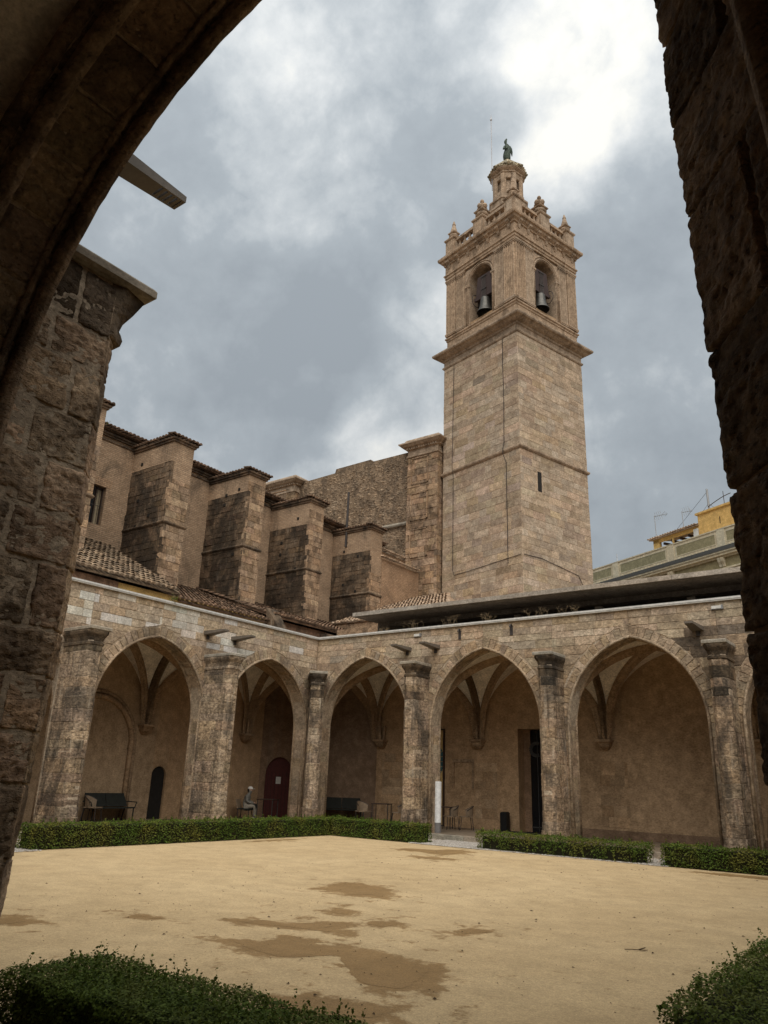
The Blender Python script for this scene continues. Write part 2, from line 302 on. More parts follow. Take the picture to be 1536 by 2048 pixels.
class MB:
    def __init__(s): s.v = []; s.f = []
    def add(s, vs, fs):
        n = len(s.v); s.v += [tuple(p) for p in vs]; s.f += [tuple(i+n for i in f) for f in fs]; return s
    def box(s, x0, x1, y0, y1, z0, z1, F=None):
        vs = [(x, y, z) for z in (z0, z1) for y in (y0, y1) for x in (x0, x1)]
        if F: vs = [F(*p) for p in vs]
        return s.add(vs, [(0, 2, 3, 1), (4, 5, 7, 6), (0, 1, 5, 4), (2, 6, 7, 3), (0, 4, 6, 2), (1, 3, 7, 5)])
    def hexa(s, c): return s.add(c, [(0, 2, 3, 1), (4, 5, 7, 6), (0, 1, 5, 4), (2, 6, 7, 3), (0, 4, 6, 2), (1, 3, 7, 5)])
    def prism(s, poly, a0, a1, F):
        """poly: list of (p, q); extruded from a0 to a1; F(p, q, a) -> world"""
        n = len(poly); vs = [F(p, q, a0) for p, q in poly]+[F(p, q, a1) for p, q in poly]
        return s.add(vs, [tuple(range(n))[::-1], tuple(range(n, 2*n))]+[(i, (i+1) % n, n+(i+1) % n, n+i) for i in range(n)])
    def loft(s, rings, cap=True, close=True):
        n = len(rings[0]); vs = [p for r in rings for p in r]; fs = []
        for k in range(len(rings)-1):
            for i in range(n if close else n-1):
                j = (i+1) % n; fs.append((k*n+i, k*n+j, (k+1)*n+j, (k+1)*n+i))
        if cap: fs += [tuple(range(n))[::-1], tuple((len(rings)-1)*n+i for i in range(n))]
        return s.add(vs, fs)
    def tube(s, path, r, n=8, cap=True):
        path = [Vector(p) for p in path]; rings = []
        rr = r if isinstance(r, (list, tuple)) else [r]*len(path); ref = None
        for i, p in enumerate(path):
            t = (path[min(i+1, len(path)-1)]-path[max(i-1, 0)]).normalized()
            if ref is None: ref = t.orthogonal().normalized()
            a = (ref-t*ref.dot(t)).normalized(); b = t.cross(a); ref = a
            rings.append([tuple(p+(a*math.cos(2*math.pi*k/n)+b*math.sin(2*math.pi*k/n))*rr[i]) for k in range(n)])
        return s.loft(rings, cap)
    def lathe(s, prof, c, n=16, ph=0.0, F=None):
        rings = [[(c[0]+r*math.cos(2*math.pi*k/n+ph), c[1]+r*math.sin(2*math.pi*k/n+ph), z) for k in range(n)] for r, z in prof]
        if F: rings = [[F(*p) for p in r] for r in rings]
        return s.loft(rings)
    def mesh(s, name, smooth=False):
        me = D.meshes.new(name); me.from_pydata(s.v, [], s.f)
        if smooth: me.polygons.foreach_set('use_smooth', [True]*len(me.polygons))
        me.update(); return me
    def build(s, name, mat, parent=None, local=False, smooth=False, kind=None, fix=True):
        me = s.mesh(name, smooth)
        if fix:
            bm = bmesh.new(); bm.from_mesh(me); bmesh.ops.recalc_face_normals(bm, faces=bm.faces); bm.to_mesh(me); bm.free()
        o = link(name, me, mat, parent, local)
        if kind: o['kind'] = kind
        return o
def wob_box(mb, c, r, n=1): pass

# ---- dressed-stone pieces: unit block variants, shared between alike stones
def unit_block(seed):
    rg = random.Random(seed); mb = MB(); cx_, cz_ = .012, .028
    fr = [(-.5+cx_+rg.uniform(0, .01), -.5+cz_+rg.uniform(0, .02)), (.5-cx_-rg.uniform(0, .01), -.5+cz_+rg.uniform(0, .02)),
          (.5-cx_-rg.uniform(0, .01), .5-cz_-rg.uniform(0, .02)), (-.5+cx_+rg.uniform(0, .01), .5-cz_-rg.uniform(0, .02))]
    ed = [(-.5, -.5), (.5, -.5), (.5, .5), (-.5, .5)]
    vs = [(x, rg.uniform(-.02, .02), z) for x, z in fr]+[(x, .05, z) for x, z in ed]+[(x, 1, z) for x, z in ed]
    fs = [(0, 1, 2, 3)]+[(i+4, (i+1) % 4+4, (i+1) % 4, i) for i in range(4)]+[(i+8, (i+1) % 4+8, (i+1) % 4+4, i+4) for i in range(4)]
    mb.add(vs, fs); return mb
UNITS = [unit_block(i) for i in range(8)]; UCACHE = {}
def unit_mesh(i, mat):
    if (i, mat) not in UCACHE:
        me = UNITS[i].mesh('stone_block'); me.materials.append(M[mat]); UCACHE[(i, mat)] = me
    return UCACHE[(i, mat)]
def dirs(F, u, d, z):
    o = Vector(F(u, d, z)); e = .1
    return o, (Vector(F(u+e, d, z))-o)/e, (Vector(F(u, d+e, z))-o)/e
class Pieces:
    """collects the stones of one thing; the largest 300 of each name in the photograph become objects, the rest one joined part"""
    def __init__(s, th, local=False): s.th = th; s.items = []; s.local = local; s.W = WM[th.name] if local else Matrix.Identity(4)
    def box(s, name, parent, F, u0, u1, z0, z1, d0, d1, mat, color=(1, 1, 1), bonus=0.0):
        g = .005; uc, zc = (u0+u1)/2, (z0+z1)/2; o, eu, ed = dirs(F, uc, d0, zc)
        Mx = Matrix.Identity(4); a = eu*(u1-u0-2*g); b = ed*(d1-d0); c = Vector((0, 0, z1-z0-2*g))
        for i in range(3): Mx[i][0], Mx[i][1], Mx[i][2], Mx[i][3] = a[i], b[i], c[i], o[i]
        s.items.append(dict(t='b', name=name, parent=parent, M=Mx, k=random.randrange(8), mat=mat, col=color, sc=s.score(o, (u1-u0)*(z1-z0), ed)+bonus))
    def poly(s, name, parent, F, pts, d0, d1, mat, color=(1, 1, 1), bonus=0.0):
        """pts: (u, z) outline; front face slightly chamfered"""
        n = len(pts); cu = sum(p[0] for p in pts)/n; cz = sum(p[1] for p in pts)/n
        def sh(p, k): 
            L = math.hypot(p[0]-cu, p[1]-cz) or 1; return (p[0]+(cu-p[0])/L*k, p[1]+(cz-p[1])/L*k)
        rings = [[F(q[0], d0, q[1]) for q in (sh(p, .022) for p in pts)], [F(q[0], d0+.012, q[1]) for q in (sh(p, .007) for p in pts)], [F(q[0], d1, q[1]) for q in (sh(p, .007) for p in pts)]]
        mb = MB(); mb.loft(rings); ar = abs(sum(pts[i][0]*pts[(i+1) % n][1]-pts[(i+1) % n][0]*pts[i][1] for i in range(n)))/2
        o, eu, ed = dirs(F, cu, d0, cz)
        s.items.append(dict(t='p', name=name, parent=parent, mb=mb, mat=mat, col=color, sc=s.score(o, ar, ed)+bonus))
    def solid(s, name, parent, mb, mat, ctr, area, color=(1, 1, 1), bonus=0.0):
        s.items.append(dict(t='p', name=name, parent=parent, mb=mb, mat=mat, col=color, sc=s.score(Vector(ctr), area, None)+bonus))
    def score(s, o, area, ed):
        w_ = s.W @ o; p = project(w_)
        if p is None or not (-60 < p[0] < 1596 and -60 < p[1] < 2108): return area*1e-6
        k = 1.0
        if ed is not None:
            dv = (w_-Vector(CAM)).normalized(); k = (s.W.to_3x3() @ ed).normalized().dot(dv)
            if k <= 0.02: return area*1e-6
        return area*k*(FPX/p[2])**2
    def flush(s, limit=290):
        names = {}
        for it in s.items: names.setdefault(it['name'], []).append(it)
        for nm, its in names.items():
            its.sort(key=lambda a: -a['sc'])
            rest = MB(); rmats = []; fm = []
            for i, it in enumerate(its):
                if i < limit and it['sc'] > 40:
                    if it['t'] == 'b': o = link(nm, unit_mesh(it['k'], it['mat']), None, it['parent'], s.local, it['M'])
                    else: o = it['mb'].build(nm, it['mat'], it['parent'], s.local)
                    o.color = tuple(it['col'])+(1,)
                else:
                    if it['mat'] not in rmats: rmats.append(it['mat'])
                    k0 = len(rest.f)
                    if it['t'] == 'b': rest.add([tuple(it['M'] @ Vector(v)) for v in UNITS[it['k']].v], UNITS[it['k']].f)
                    else: rest.add(it['mb'].v, it['mb'].f)
                    fm += [rmats.index(it['mat'])]*(len(rest.f)-k0)
            if rest.f:
                me = rest.mesh(nm)
                for r_ in rmats: me.materials.append(M[r_])
                me.polygons.foreach_set('material_index', fm)
                o = link(nm, me, None, s.th, s.local); o['kind'] = 'stuff'
        s.items = []

# ---- pointed arch geometry
class Arch:
    def __init__(s, uc, half, spring, apex):
        s.uc, s.half, s.spring, s.apex = uc, half, spring, apex; h = apex-spring
        s.c = (h*h-half*half)/(2*half); s.R = half+s.c; s.th1 = math.acos(s.c/s.R)
    def zin(s, u, t=0.0):       # underside height at u (t: radial offset)
        x = abs(u-s.uc)+s.c; r = s.R+t
        return s.spring+math.sqrt(max(0, r*r-x*x)) if x < r else s.spring
    def uout(s, z, t):          # half width of the (offset) arch at height z
        if z <= s.spring: return s.half+t*0
        q = (s.R+t)**2-(z-s.spring)**2
        return max(-1, math.sqrt(q)-s.c) if q > 0 else -1
    def pt(s, side, th, t=0.0):
        r = s.R+t; th_m = math.acos(min(1, s.c/r)); th = min(th, th_m)
        return s.uc+side*(r*math.cos(th)-s.c), s.spring+r*math.sin(th)
def rnd_col(a=.12): 
    k = random.uniform(1-a, 1+a); return (k*random.uniform(.97, 1.03), k, k*random.uniform(.95, 1.05))

def arcade_core(F, u0, u1, ztop, arches, d0, d1, zb=0.0):
    """solid wall with arched openings, as one mesh"""
    mb = MB(); segs = []; x = u0
    for a in sorted(arches, key=lambda a: a.uc):
        segs.append((x, zb, a.uc-a.half, zb)); n = 20
        for i in range(n):
            p = a.uc-a.half+2*a.half*i/n; q = a.uc-a.half+2*a.half*(i+1)/n
            segs.append((p, a.zin(p)+.02, q, a.zin(q)+.02))
        x = a.uc+a.half
    segs.append((x, zb, u1, zb))
    for (p, zp, q, zq) in segs:
        if q-p < 1e-5: continue
        mb.hexa([F(p, d0, zp), F(q, d0, zq), F(p, d1, zp), F(q, d1, zq), F(p, d0, ztop), F(q, d0, ztop), F(p, d1, ztop), F(q, d1, ztop)])
    return mb
def ashlar(P, parent, F, u0, u1, z0, z1, ch, lens, arches, d0, d1, mat, name='stone', ring=.34, colf=None, joff=.006, bonusf=None, matf=None, zspr=True):
    """courses of blocks between u0..u1, cut round the arches (above their springing)"""
    z = z0
    while z < z1-.05:
        h = min(ch*random.uniform(.85, 1.15), z1-z)
        if z1-(z+h) < .12: h = z1-z
        iv = [(u0, u1)]
        x = u0-random.uniform(0, lens[1])
        while x < u1:
            l = random.uniform(*lens); a, b = max(x, u0), min(x+l, u1); x += l
            if b-a < .06: continue
            cen = sorted(arches, key=lambda r_: r_.uc); cuts = [r_.uc for r_ in cen]+[(cen[i_].uc+cen[i_+1].uc)/2 for i_ in range(len(cen)-1)]
            pts_ = [a]+sorted(c_ for c_ in cuts if a < c_ < b)+[b]; parts = []
            for p, q in zip(pts_[:-1], pts_[1:]):
                near_ = min(cen, key=lambda r_: abs(r_.uc-(p+q)/2)) if cen else 0
                if near_ and min(abs(p-near_.uc), abs(q-near_.uc)) > near_.half+ring+.3: near_ = 0
                if near_ == 0 and parts and parts[-1][2] == 0: parts[-1] = (parts[-1][0], q, 0)
                else: parts.append((p, q, near_))
            for (p, q, ar) in parts:
                if q-p < .04: continue
                cl = colf(p, z) if colf else rnd_col(); bo = bonusf(cl) if bonusf else 0; mt = matf(p, z) if matf else mat
                dd = d0+random.uniform(-joff, joff)
                if not ar: P.box(name, parent, F, p, q, z, z+h, dd, d1, mt, cl, bo); continue
                zs = [z, z+h/3, z+2*h/3, z+h]; ue = [ar.uout(v, ring) for v in zs]
                if (p+q)/2 < ar.uc: lim = [ar.uc-e if e > 0 else ar.uc for e in ue]; pts = [(p, z), (p, z+h)]+[(min(q, lim[i]), zs[i]) for i in (3, 2, 1, 0)]; ok = all(min(q, l_) > p+.03 for l_ in lim); part = any(min(q, l_) > p+.03 for l_ in lim); full = all(l_ >= q for l_ in lim)
                else: lim = [ar.uc+e if e > 0 else ar.uc for e in ue]; pts = [(q, z), (q, z+h)]+[(max(p, lim[i]), zs[i]) for i in (3, 2, 1, 0)]; ok = all(max(p, l_) < q-.03 for l_ in lim); part = any(max(p, l_) < q-.03 for l_ in lim); full = all(l_ <= p for l_ in lim)
                if full: P.box(name, parent, F, p, q, z, z+h, dd, d1, mt, cl, bo)
                elif ok: P.poly(name, parent, F, pts, dd, d1, mt, cl, bo)
                elif part:
                    lft = (p+q)/2 < ar.uc; pts2 = [(max(p, min(q, l_)) if lft else min(q, max(p, l_)), v) for l_, v in zip(lim, zs)]
                    base = p if lft else q; keep = [(uu, v) for uu, v in pts2 if abs(uu-base) > .03]
                    if len(keep) >= 2: P.poly(name, parent, F, [(base, keep[0][1]), (base, keep[-1][1])]+keep[::-1], dd, d1, mt, cl, bo)
        z += h
def voussoirs(P, parent, F, ar, d0, d1, mat, n=12, t=.34, name='voussoir', zmin=None):
    for side in (-1, 1):
        for i in range(n):
            a0, a1 = ar.th1*i/n, ar.th1*(i+1)/n; g = .0025/ar.R; tt = t+random.uniform(-.07, .04)
            a0 += g; a1 -= g; am = (a0+a1)/2
            inn = [ar.pt(side, a, .004) for a in (a0, am, a1)]
            outp = [ar.pt(side, a if a < ar.th1*.999 else a, tt) for a in (a1, am, a0)]
            if i == n-1:
                th_o = math.acos(ar.c/(ar.R+tt)); outp[0] = (ar.uc+side*.006, ar.spring+(ar.R+tt)*math.sin(th_o)); inn[2] = (ar.uc+side*.006, inn[2][1])
            P.poly(name, parent, F, inn+outp, d0+random.uniform(-.008, .006), d1, mat, rnd_col(.12))
def sweep_arch(F, ar, sect, zbot, n=16, splay=None):
    """moulding of cross-section sect [(w, d)] along jamb and arch; w is measured into the masonry"""
    mb = MB()
    for side in (-1, 1):
        path = [(ar.uc+side*ar.half, zbot, side, 0.0), (ar.uc+side*ar.half, ar.spring-.01, side, 0.0)]
        for i in range(n+1):
            th = ar.th1*i/n; u, z = ar.pt(side, th); path.append((u, z, side*math.cos(th), math.sin(th)))
        rings = []
        for (u, z, nu, nz) in path:
            ring = []
            for (w_, d_) in sect:
                uu = u+nu*w_; zz_ = z+nz*w_
                if (uu-ar.uc)*side < 0: uu = ar.uc
                ring.append(F(uu, d_, zz_))
            rings.append(ring)
        mb.loft(rings)
    return mb
def circ(w0, d0, r, n=8): return [(w0+r*math.cos(2*math.pi*k/n), d0+r*math.sin(2*math.pi*k/n)) for k in range(n)]

# ---- eroded big stones (near masonry): rounded, displaced blocks
def worn(mapping, nx, ny, nz, amp, freq, seed, p=9, open_back=False):
    """mapping(a, b, c) with a, b, c in -1..1; returns an MB displaced along its normals"""
    idx = {}; vs = []; fs = []
    def vert(i, j, k):
        key = (i, j, k)
        if key not in idx:
            a, b, c = 2*i/nx-1, 2*j/ny-1, 2*k/nz-1
            s = 1/((abs(a)**p+abs(b)**p+abs(c)**p)**(1/p)); idx[key] = len(vs); vs.append(mapping(a*s, b*s, c*s))
        return idx[key]
    for (A, B, fix) in (((0, nx), (2, nz), 1), ((0, nx), (1, ny), 2), ((1, ny), (2, nz), 0)):
        mx_ = (nx, ny, nz)[fix]
        for end in (0, mx_):
            if open_back and fix == 1 and end == mx_: continue
            for i in range(A[1]):
                for j in range(B[1]):
                    q = []
                    for (di, dj) in ((0, 0), (1, 0), (1, 1), (0, 1)):
                        co = [0, 0, 0]; co[A[0]] = i+di; co[B[0]] = j+dj; co[fix] = end; q.append(vert(*co))
                    fs.append(tuple(q) if (end == 0) == (fix == 1) else tuple(q[::-1]))
    mb = MB(); mb.add(vs, fs); me = mb.mesh('tmp'); bm = bmesh.new(); bm.from_mesh(me); bmesh.ops.recalc_face_normals(bm, faces=bm.faces)
    off = Vector((seed*7.3, seed*3.1, seed*5.7))
    for v in bm.verts:
        q = Vector((v.co.x, v.co.y, v.co.z*1.7))*freq+off
        n_ = mnoise.fractal(q, .8, 2.1, 4); n2_ = mnoise.noise(q*.35+off)
        n3_ = mnoise.noise(q*2.9-off); pit_ = max(0, n3_-.18)*1.6
        v.co += v.normal*(amp*(n_*.75+n2_*.75-.25-pit_))
    bm.to_mesh(me); bm.free(); return me
# ------------------------------------------------------------------ ground
FN = lambda u, d, z: (u, d, z)                    # wing across the court (wall plane y = 0)
FW = lambda u, d, z: (-d, -u, z)                  # wing on the west (wall plane x = 0)
FS = lambda u, d, z: (u, -20.9-d, z)              # wing where the camera stands
FE = lambda u, d, z: (20.1+d, -u, z)
def sheet(name, x0, x1, y0, y1, z, mat):
    mb = MB(); mb.add([(x0, y0, z), (x1, y0, z), (x1, y1, z), (x0, y1, z)], [(0, 1, 2, 3)]); o = mb.build(name, mat, fix=False); o['kind'] = 'structure'; return o
sheet('ground', -600, 600, -600, 600, -.06, 'rubble')
def poly_sd(px, py, poly):
    P = np.array(poly); Q = np.roll(P, -1, 0); d = np.full(px.shape, 1e9); ins = np.zeros(px.shape, bool)
    for (x0, y0), (x1, y1) in zip(P, Q):
        ex, ey = x1-x0, y1-y0; t = np.clip(((px-x0)*ex+(py-y0)*ey)/(ex*ex+ey*ey+1e-9), 0, 1)
        d = np.minimum(d, np.hypot(px-x0-t*ex, py-y0-t*ey)); c = ((y0 > py) != (y1 > py)) & (px < (x1-x0)*(py-y0)/(y1-y0+1e-12)+x0); ins ^= c
    return np.where(ins, -d, d)
gx, gy = np.meshgrid(np.linspace(0, 20.1, 270), np.linspace(-20.9, 0, 280), indexing='ij')
wet_ = np.zeros(gx.shape)
for pl_ in PUDDLES:
    sdv = poly_sd(gx, gy, pl_); wd_ = .5; wet_ = np.maximum(wet_, np.clip(.5-sdv/wd_, 0, 1))
    wet_ = np.maximum(wet_, .26*np.clip(1-sdv/.8, 0, 1))
gz = np.full(gx.shape, -.004)
me = D.meshes.new('courtyard_sand'); n0, n1_ = gx.shape
V_ = np.stack([gx, gy, gz], -1).reshape(-1, 3); idx_ = np.arange(n0*n1_).reshape(n0, n1_)
F_ = np.stack([idx_[:-1, :-1], idx_[1:, :-1], idx_[1:, 1:], idx_[:-1, 1:]], -1).reshape(-1, 4)
me.vertices.add(len(V_)); me.vertices.foreach_set('co', V_.astype(np.float32).ravel()); me.loops.add(F_.size); me.loops.foreach_set('vertex_index', F_.astype(np.int32).ravel())
me.polygons.add(len(F_)); me.polygons.foreach_set('loop_start', np.arange(0, F_.size, 4, dtype=np.int32)); me.update(calc_edges=True)
at_ = me.attributes.new('wet', 'FLOAT', 'POINT'); at_.data.foreach_set('value', wet_.astype(np.float32).ravel())
me.polygons.foreach_set('use_smooth', [True]*len(F_)); o = link('courtyard_sand', me, 'sand'); o['kind'] = 'structure'
for i, pl_ in enumerate(PUDDLES):
    pa = np.array(pl_); n = len(pa); outl = []
    for k in range(n):       # Catmull-Rom outline with a ragged edge
        p0, p1, p2, p3 = pa[(k-1) % n], pa[k], pa[(k+1) % n], pa[(k+2) % n]
        for s_ in range(8):
            t = s_/8; q = .5*((2*p1)+(-p0+p2)*t+(2*p0-5*p1+4*p2-p3)*t*t+(-p0+3*p1-3*p2+p3)*t**3)
            j = mnoise.noise(Vector((q[0]*3.1, q[1]*3.1, i)))*.10+mnoise.noise(Vector((q[0]*11, q[1]*11, i)))*.045
            dv = q-pa.mean(0); L = np.linalg.norm(dv)+1e-6; q = q+dv/L*(j*.8-.30*min(1, L/.7)); outl.append((q[0], q[1], -.002))
    mb = MB(); mb.add(outl, [tuple(range(len(outl)))]); o = mb.build('puddle', 'wet_sand', fix=False)
    bm = bmesh.new(); bm.from_mesh(o.data); bmesh.ops.triangulate(bm, faces=bm.faces)
    bm.normal_update()
    for f in bm.faces:
        if f.normal.z < 0: f.normal_flip()
    bm.to_mesh(o.data); bm.free(); o['kind'] = 'structure'
# gallery floors and their stone kerb
for nm, a in (('gallery_floor', (-3.9, 24.5, -.25, 4.3)), ('gallery_floor', (-3.9, .25, -25.2, -.25)), ('gallery_floor', (.25, 24.5, -25.2, -20.65)), ('gallery_floor', (19.85, 24.5, -20.65, -.25))):
    mb = MB(); mb.box(a[0], a[1], a[2], a[3], -.01, .148); o = mb.build(nm, 'floor'); o['kind'] = 'structure'
kerb = thing('stone_kerb', 'worn stone step along the foot of the arcades', 'step')
PK = Pieces(kerb)
for F, L in ((FN, 20.1), (FW, 20.9)):
    u = .3
    while u < L-.4:
        l = random.uniform(.8, 1.5); PK.box('kerb_stone', kerb, F, u, min(u+l, L-.3), -.005, .165, -.36+random.uniform(-.01, .01), -.20, 'slab', rnd_col(.1)); u += l
for F, L in ((FS, 20.1), (FE, 20.9)):
    u = .3
    while u < L-.4:
        l = random.uniform(.8, 1.5); PK.box('kerb_stone', kerb, F, u, min(u+l, L-.3), -.005, .165, -.36, -.20, 'slab', rnd_col(.1)); u += l
PK.flush()
# gravel strips round the court
def gravel(rects, n):
    mb = MB(); vs = []; fs = []
    tot = sum((r[1]-r[0])*(r[3]-r[2])*r[4] for r in rects)
    for r in rects:
        k = int(n*(r[1]-r[0])*(r[3]-r[2])*r[4]/tot)
        for _ in range(k):
            x, y, s = random.uniform(r[0], r[1]), random.uniform(r[2], r[3]), random.uniform(.012, .03); b = len(vs); a = random.uniform(0, 6.3)
            for q in range(4): vs.append((x+s*math.cos(a+q*1.571)*random.uniform(.7, 1.3), y+s*math.sin(a+q*1.571)*random.uniform(.7, 1.3), .004+random.uniform(0, .008)))
            vs.append((x+s*.2, y, .006+s*random.uniform(.6, 1.0))); fs += [(b, b+1, b+4), (b+1, b+2, b+4), (b+2, b+3, b+4), (b+3, b, b+4)]
    mb.add(vs, fs); o = mb.build('gravel', 'gravel', fix=False); o['kind'] = 'stuff'; tagobj(o, 'grey gravel strip between hedges and arcade step', 'gravel')
gravel([(3.0, 6.5, -1.75, -.38, .4), (6.3, 8.9, -2.5, -.38, 3), (8.9, 17.5, -1.75, -.38, .6), (13.2, 13.9, -2.5, -1.7, 2), (.4, 2.5, -12.5, -.4, .25), (.4, 3.3, -14.2, -12.5, 2.2), (8.4, 13.5, -2.5, -2.3, 1)], 26000)
sheet('gravel_bed', .38, 17.8, -1.72, -.36, .004, 'mortar'); sheet('gravel_bed', 6.4, 8.75, -2.45, -1.72, .005, 'mortar'); sheet('gravel_bed', .38, 2.5, -14.2, -1.72, .004, 'mortar')

# ------------------------------------------------------------------ cloister wings
def vault_g(t, c=.24):
    Rr = 1+c; return math.sqrt(max(0, Rr*Rr-(1-t+c)**2))/math.sqrt(Rr*Rr-c*c)
def vault(parent, F, u0, u1, d0, d1, zs=3.35, rise=2.9, trans=True):
    n = 22; mb = MB(); vs = []; fs = []
    uc, U, dc, V = (u0+u1)/2, (u1-u0)/2, (d0+d1)/2, (d1-d0)/2
    for i in range(n+1):
        for j in range(n+1):
            a, b = 2*i/n-1, 2*j/n-1; vs.append(F(uc+a*U, dc+b*V, zs+rise*max(vault_g(1-abs(a)), vault_g(1-abs(b)))))
    for i in range(n):
        for j in range(n): k = i*(n+1)+j; fs.append((k, k+1, k+n+2, k+n+1))
    mb.add(vs, fs); mb.build('vault_web', 'web', parent, smooth=False, fix=False)
    def rib(p0, p1, w_, h_, prof=True):
        steps = 22; rings = []
        a = Vector((p0[0], p0[1])); b = Vector((p1[0], p1[1])); t = (b-a).normalized(); nn = Vector((-t[1], t[0]))
        pts = []
        for i in range(steps+1):
            s = 2*i/steps-1; q = a+(b-a)*(i/steps); pts.append((q, zs+rise*vault_g(1-abs(s))))
        for i, (q, z) in enumerate(pts):
            i0, i1 = max(0, i-1), min(steps, i+1); ds = (pts[i1][0]-pts[i0][0]).length; dz = pts[i1][1]-pts[i0][1]; L = math.hypot(ds, dz)
            sh, sz = dz/L, -ds/L      # direction pointing down / inwards
            ring = []
            for (x, y) in ((-w_/2, -.06), (-w_/2, .05), (-w_*.32, h_*.55), (-w_*.22, h_), (w_*.22, h_), (w_*.32, h_*.55), (w_/2, .05), (w_/2, -.06)):
                qq = q+nn*x+t*(sh*y); ring.append(F(qq[0], qq[1], z+sz*y))
            rings.append(ring)
        m_ = MB(); m_.loft(rings); m_.build('rib', 'rib', parent)
    rib((u0, d0), (u1, d1), .20, .22); rib((u0, d1), (u1, d0), .20, .22)
    if trans: rib((u0, d0), (u0, d1), .26, .24); rib((u1, d0), (u1, d1), .26, .24)
def corbel(parent, F, u, d):
    mb = MB()
    def blk(w_, dp, z0, z1, w2=None, dp2=None):
        w2 = w2 or w_; dp2 = dp2 or dp
        mb.hexa([F(u-w_/2, d-dp, z0), F(u+w_/2, d-dp, z0), F(u-w_/2, d+.02, z0), F(u+w_/2, d+.02, z0), F(u-w2/2, d-dp2, z1), F(u+w2/2, d-dp2, z1), F(u-w2/2, d+.02, z1), F(u+w2/2, d+.02, z1)])
    blk(.16, .10, 3.0, 3.1, .34, .24); blk(.34, .24, 3.1, 3.26, .44, .32); blk(.52, .38, 3.26, 3.34)
    mb.build('corbel', 'rib', parent)
    m2 = MB(); 
    for k in (-.11, 0, .11): m2.tube([F(u+k, d-.12-(.1 if k == 0 else 0), 3.34), F(u+k*1.5, d-.14-(.12 if k == 0 else 0), 3.9)], .06, 6)
    m2.build('rib', 'rib', parent)
def buttress(P, wing, F, uc, dep, ztop, mat='pillar', half=.31, capmat='blackened', seed=0, ch=.29):
    """pillar standing in front of the wall: courses of two stones, moulded head, slab on top"""
    b = thing_part('buttress', wing)
    cf = .12; core = MB(); core.prism([(uc-half+.012, .1), (uc-half+.012, -dep+cf+.0), (uc-half+cf+.0, -dep+.012), (uc+half-cf-.0, -dep+.012), (uc+half-.012, -dep+cf+.0), (uc+half-.012, .1)], 0, ztop-.2, lambda p, q, a: F(p, q, a)); core.build('core', 'mortar', b)
    z = .0; k = 0
    while z < ztop-.52:
        h = ch*random.uniform(.75, 1.3); h = min(h, ztop-.52-z) if ztop-.52-z-h > .12 else ztop-.52-z
        ex = .035 if z < .45 else (.015 if z < .62 else 0); hf = half+ex; dp = dep+ex; g = .002
        s = random.uniform(.3, .5)*dp if k % 2 else random.uniform(.6, .75)*dp
        jit = random.uniform(-.01, .01)
        ringf = [(-hf+cf, -dp+jit), (hf-cf, -dp+jit), (hf+jit, -dp+cf), (hf+jit, -s-.004), (-hf-jit, -s-.004), (-hf-jit, -dp+cf)]
        ringb = [(-hf, -s+.004), (hf, -s+.004), (hf, .02), (-hf, .02)]
        if k % 2 == 0:
            sp = random.uniform(-.12, .12)
            polys = [[(-hf+cf, -dp+jit), (sp-.004, -dp+jit), (sp-.004, -s-.004), (-hf-jit, -s-.004), (-hf-jit, -dp+cf)], [(sp+.004, -dp), (hf-cf, -dp), (hf+jit, -dp+cf), (hf+jit, -s-.004), (sp+.004, -s-.004)], ringb]
        else: polys = [ringf, ringb]
        for poly in polys:
            cu = sum(p[0] for p in poly)/len(poly); cd_ = sum(p[1] for p in poly)/len(poly)
            mb = MB(); sh = lambda k_, zz_: [F(uc+p[0]+(cu-p[0])*k_, p[1]+(cd_-p[1])*k_, zz_) for p in poly]
            r_ = lambda: random.uniform(-.008, .022); mb.loft([sh(.035, z+g), sh(r_(), z+g+.012), sh(r_(), z+h*.35), sh(r_(), z+h*.68), sh(r_(), z+h-g-.012), sh(.035, z+h-g)])
            mt = mat if not (z > ztop-1.5 and random.random() < .35) else capmat
            P.solid('pier_stone', b, mb, mt, F(uc, -dep, z+h/2), (2*hf)*h*.8, rnd_col(.14))
        z += h; k += 1
    cap = MB(); lv = [(0, ztop-.52), (.02, ztop-.50), (.02, ztop-.44), (-.01, ztop-.41), (.015, ztop-.3), (.07, ztop-.2), (.085, ztop-.15), (.085, ztop-.11)]
    rings = []
    for (o_, zz_) in lv:
        hf = half+o_; dp = dep+o_; rings.append([F(uc+p, q, zz_) for p, q in ((-hf+cf, -dp), (hf-cf, -dp), (hf, -dp+cf), (hf, .02), (-hf, .02), (-hf, -dp+cf))])
    cap.loft(rings); cap.build('capital', capmat, b)
    hs = half+.085; s_ = MB(); s_.loft([[F(uc+p, q, zz_) for p, q in ((-hs+e, -dep-.1+e), (hs-e, -dep-.1+e), (hs-e, .03), (-hs+e, .03))] for e, zz_ in ((.03, ztop-.11), (0, ztop-.09), (0, ztop-.02), (.015, ztop))])
    s_.build('slab', 'slab', b); return b
def thing_part(name, parent):
    o = D.objects.new(name, None); col.objects.link(o); o.parent = parent; o.matrix_parent_inverse = WM[parent.name].inverted(); o.empty_display_size = .1
    WM[o.name] = Matrix.Identity(4); return o

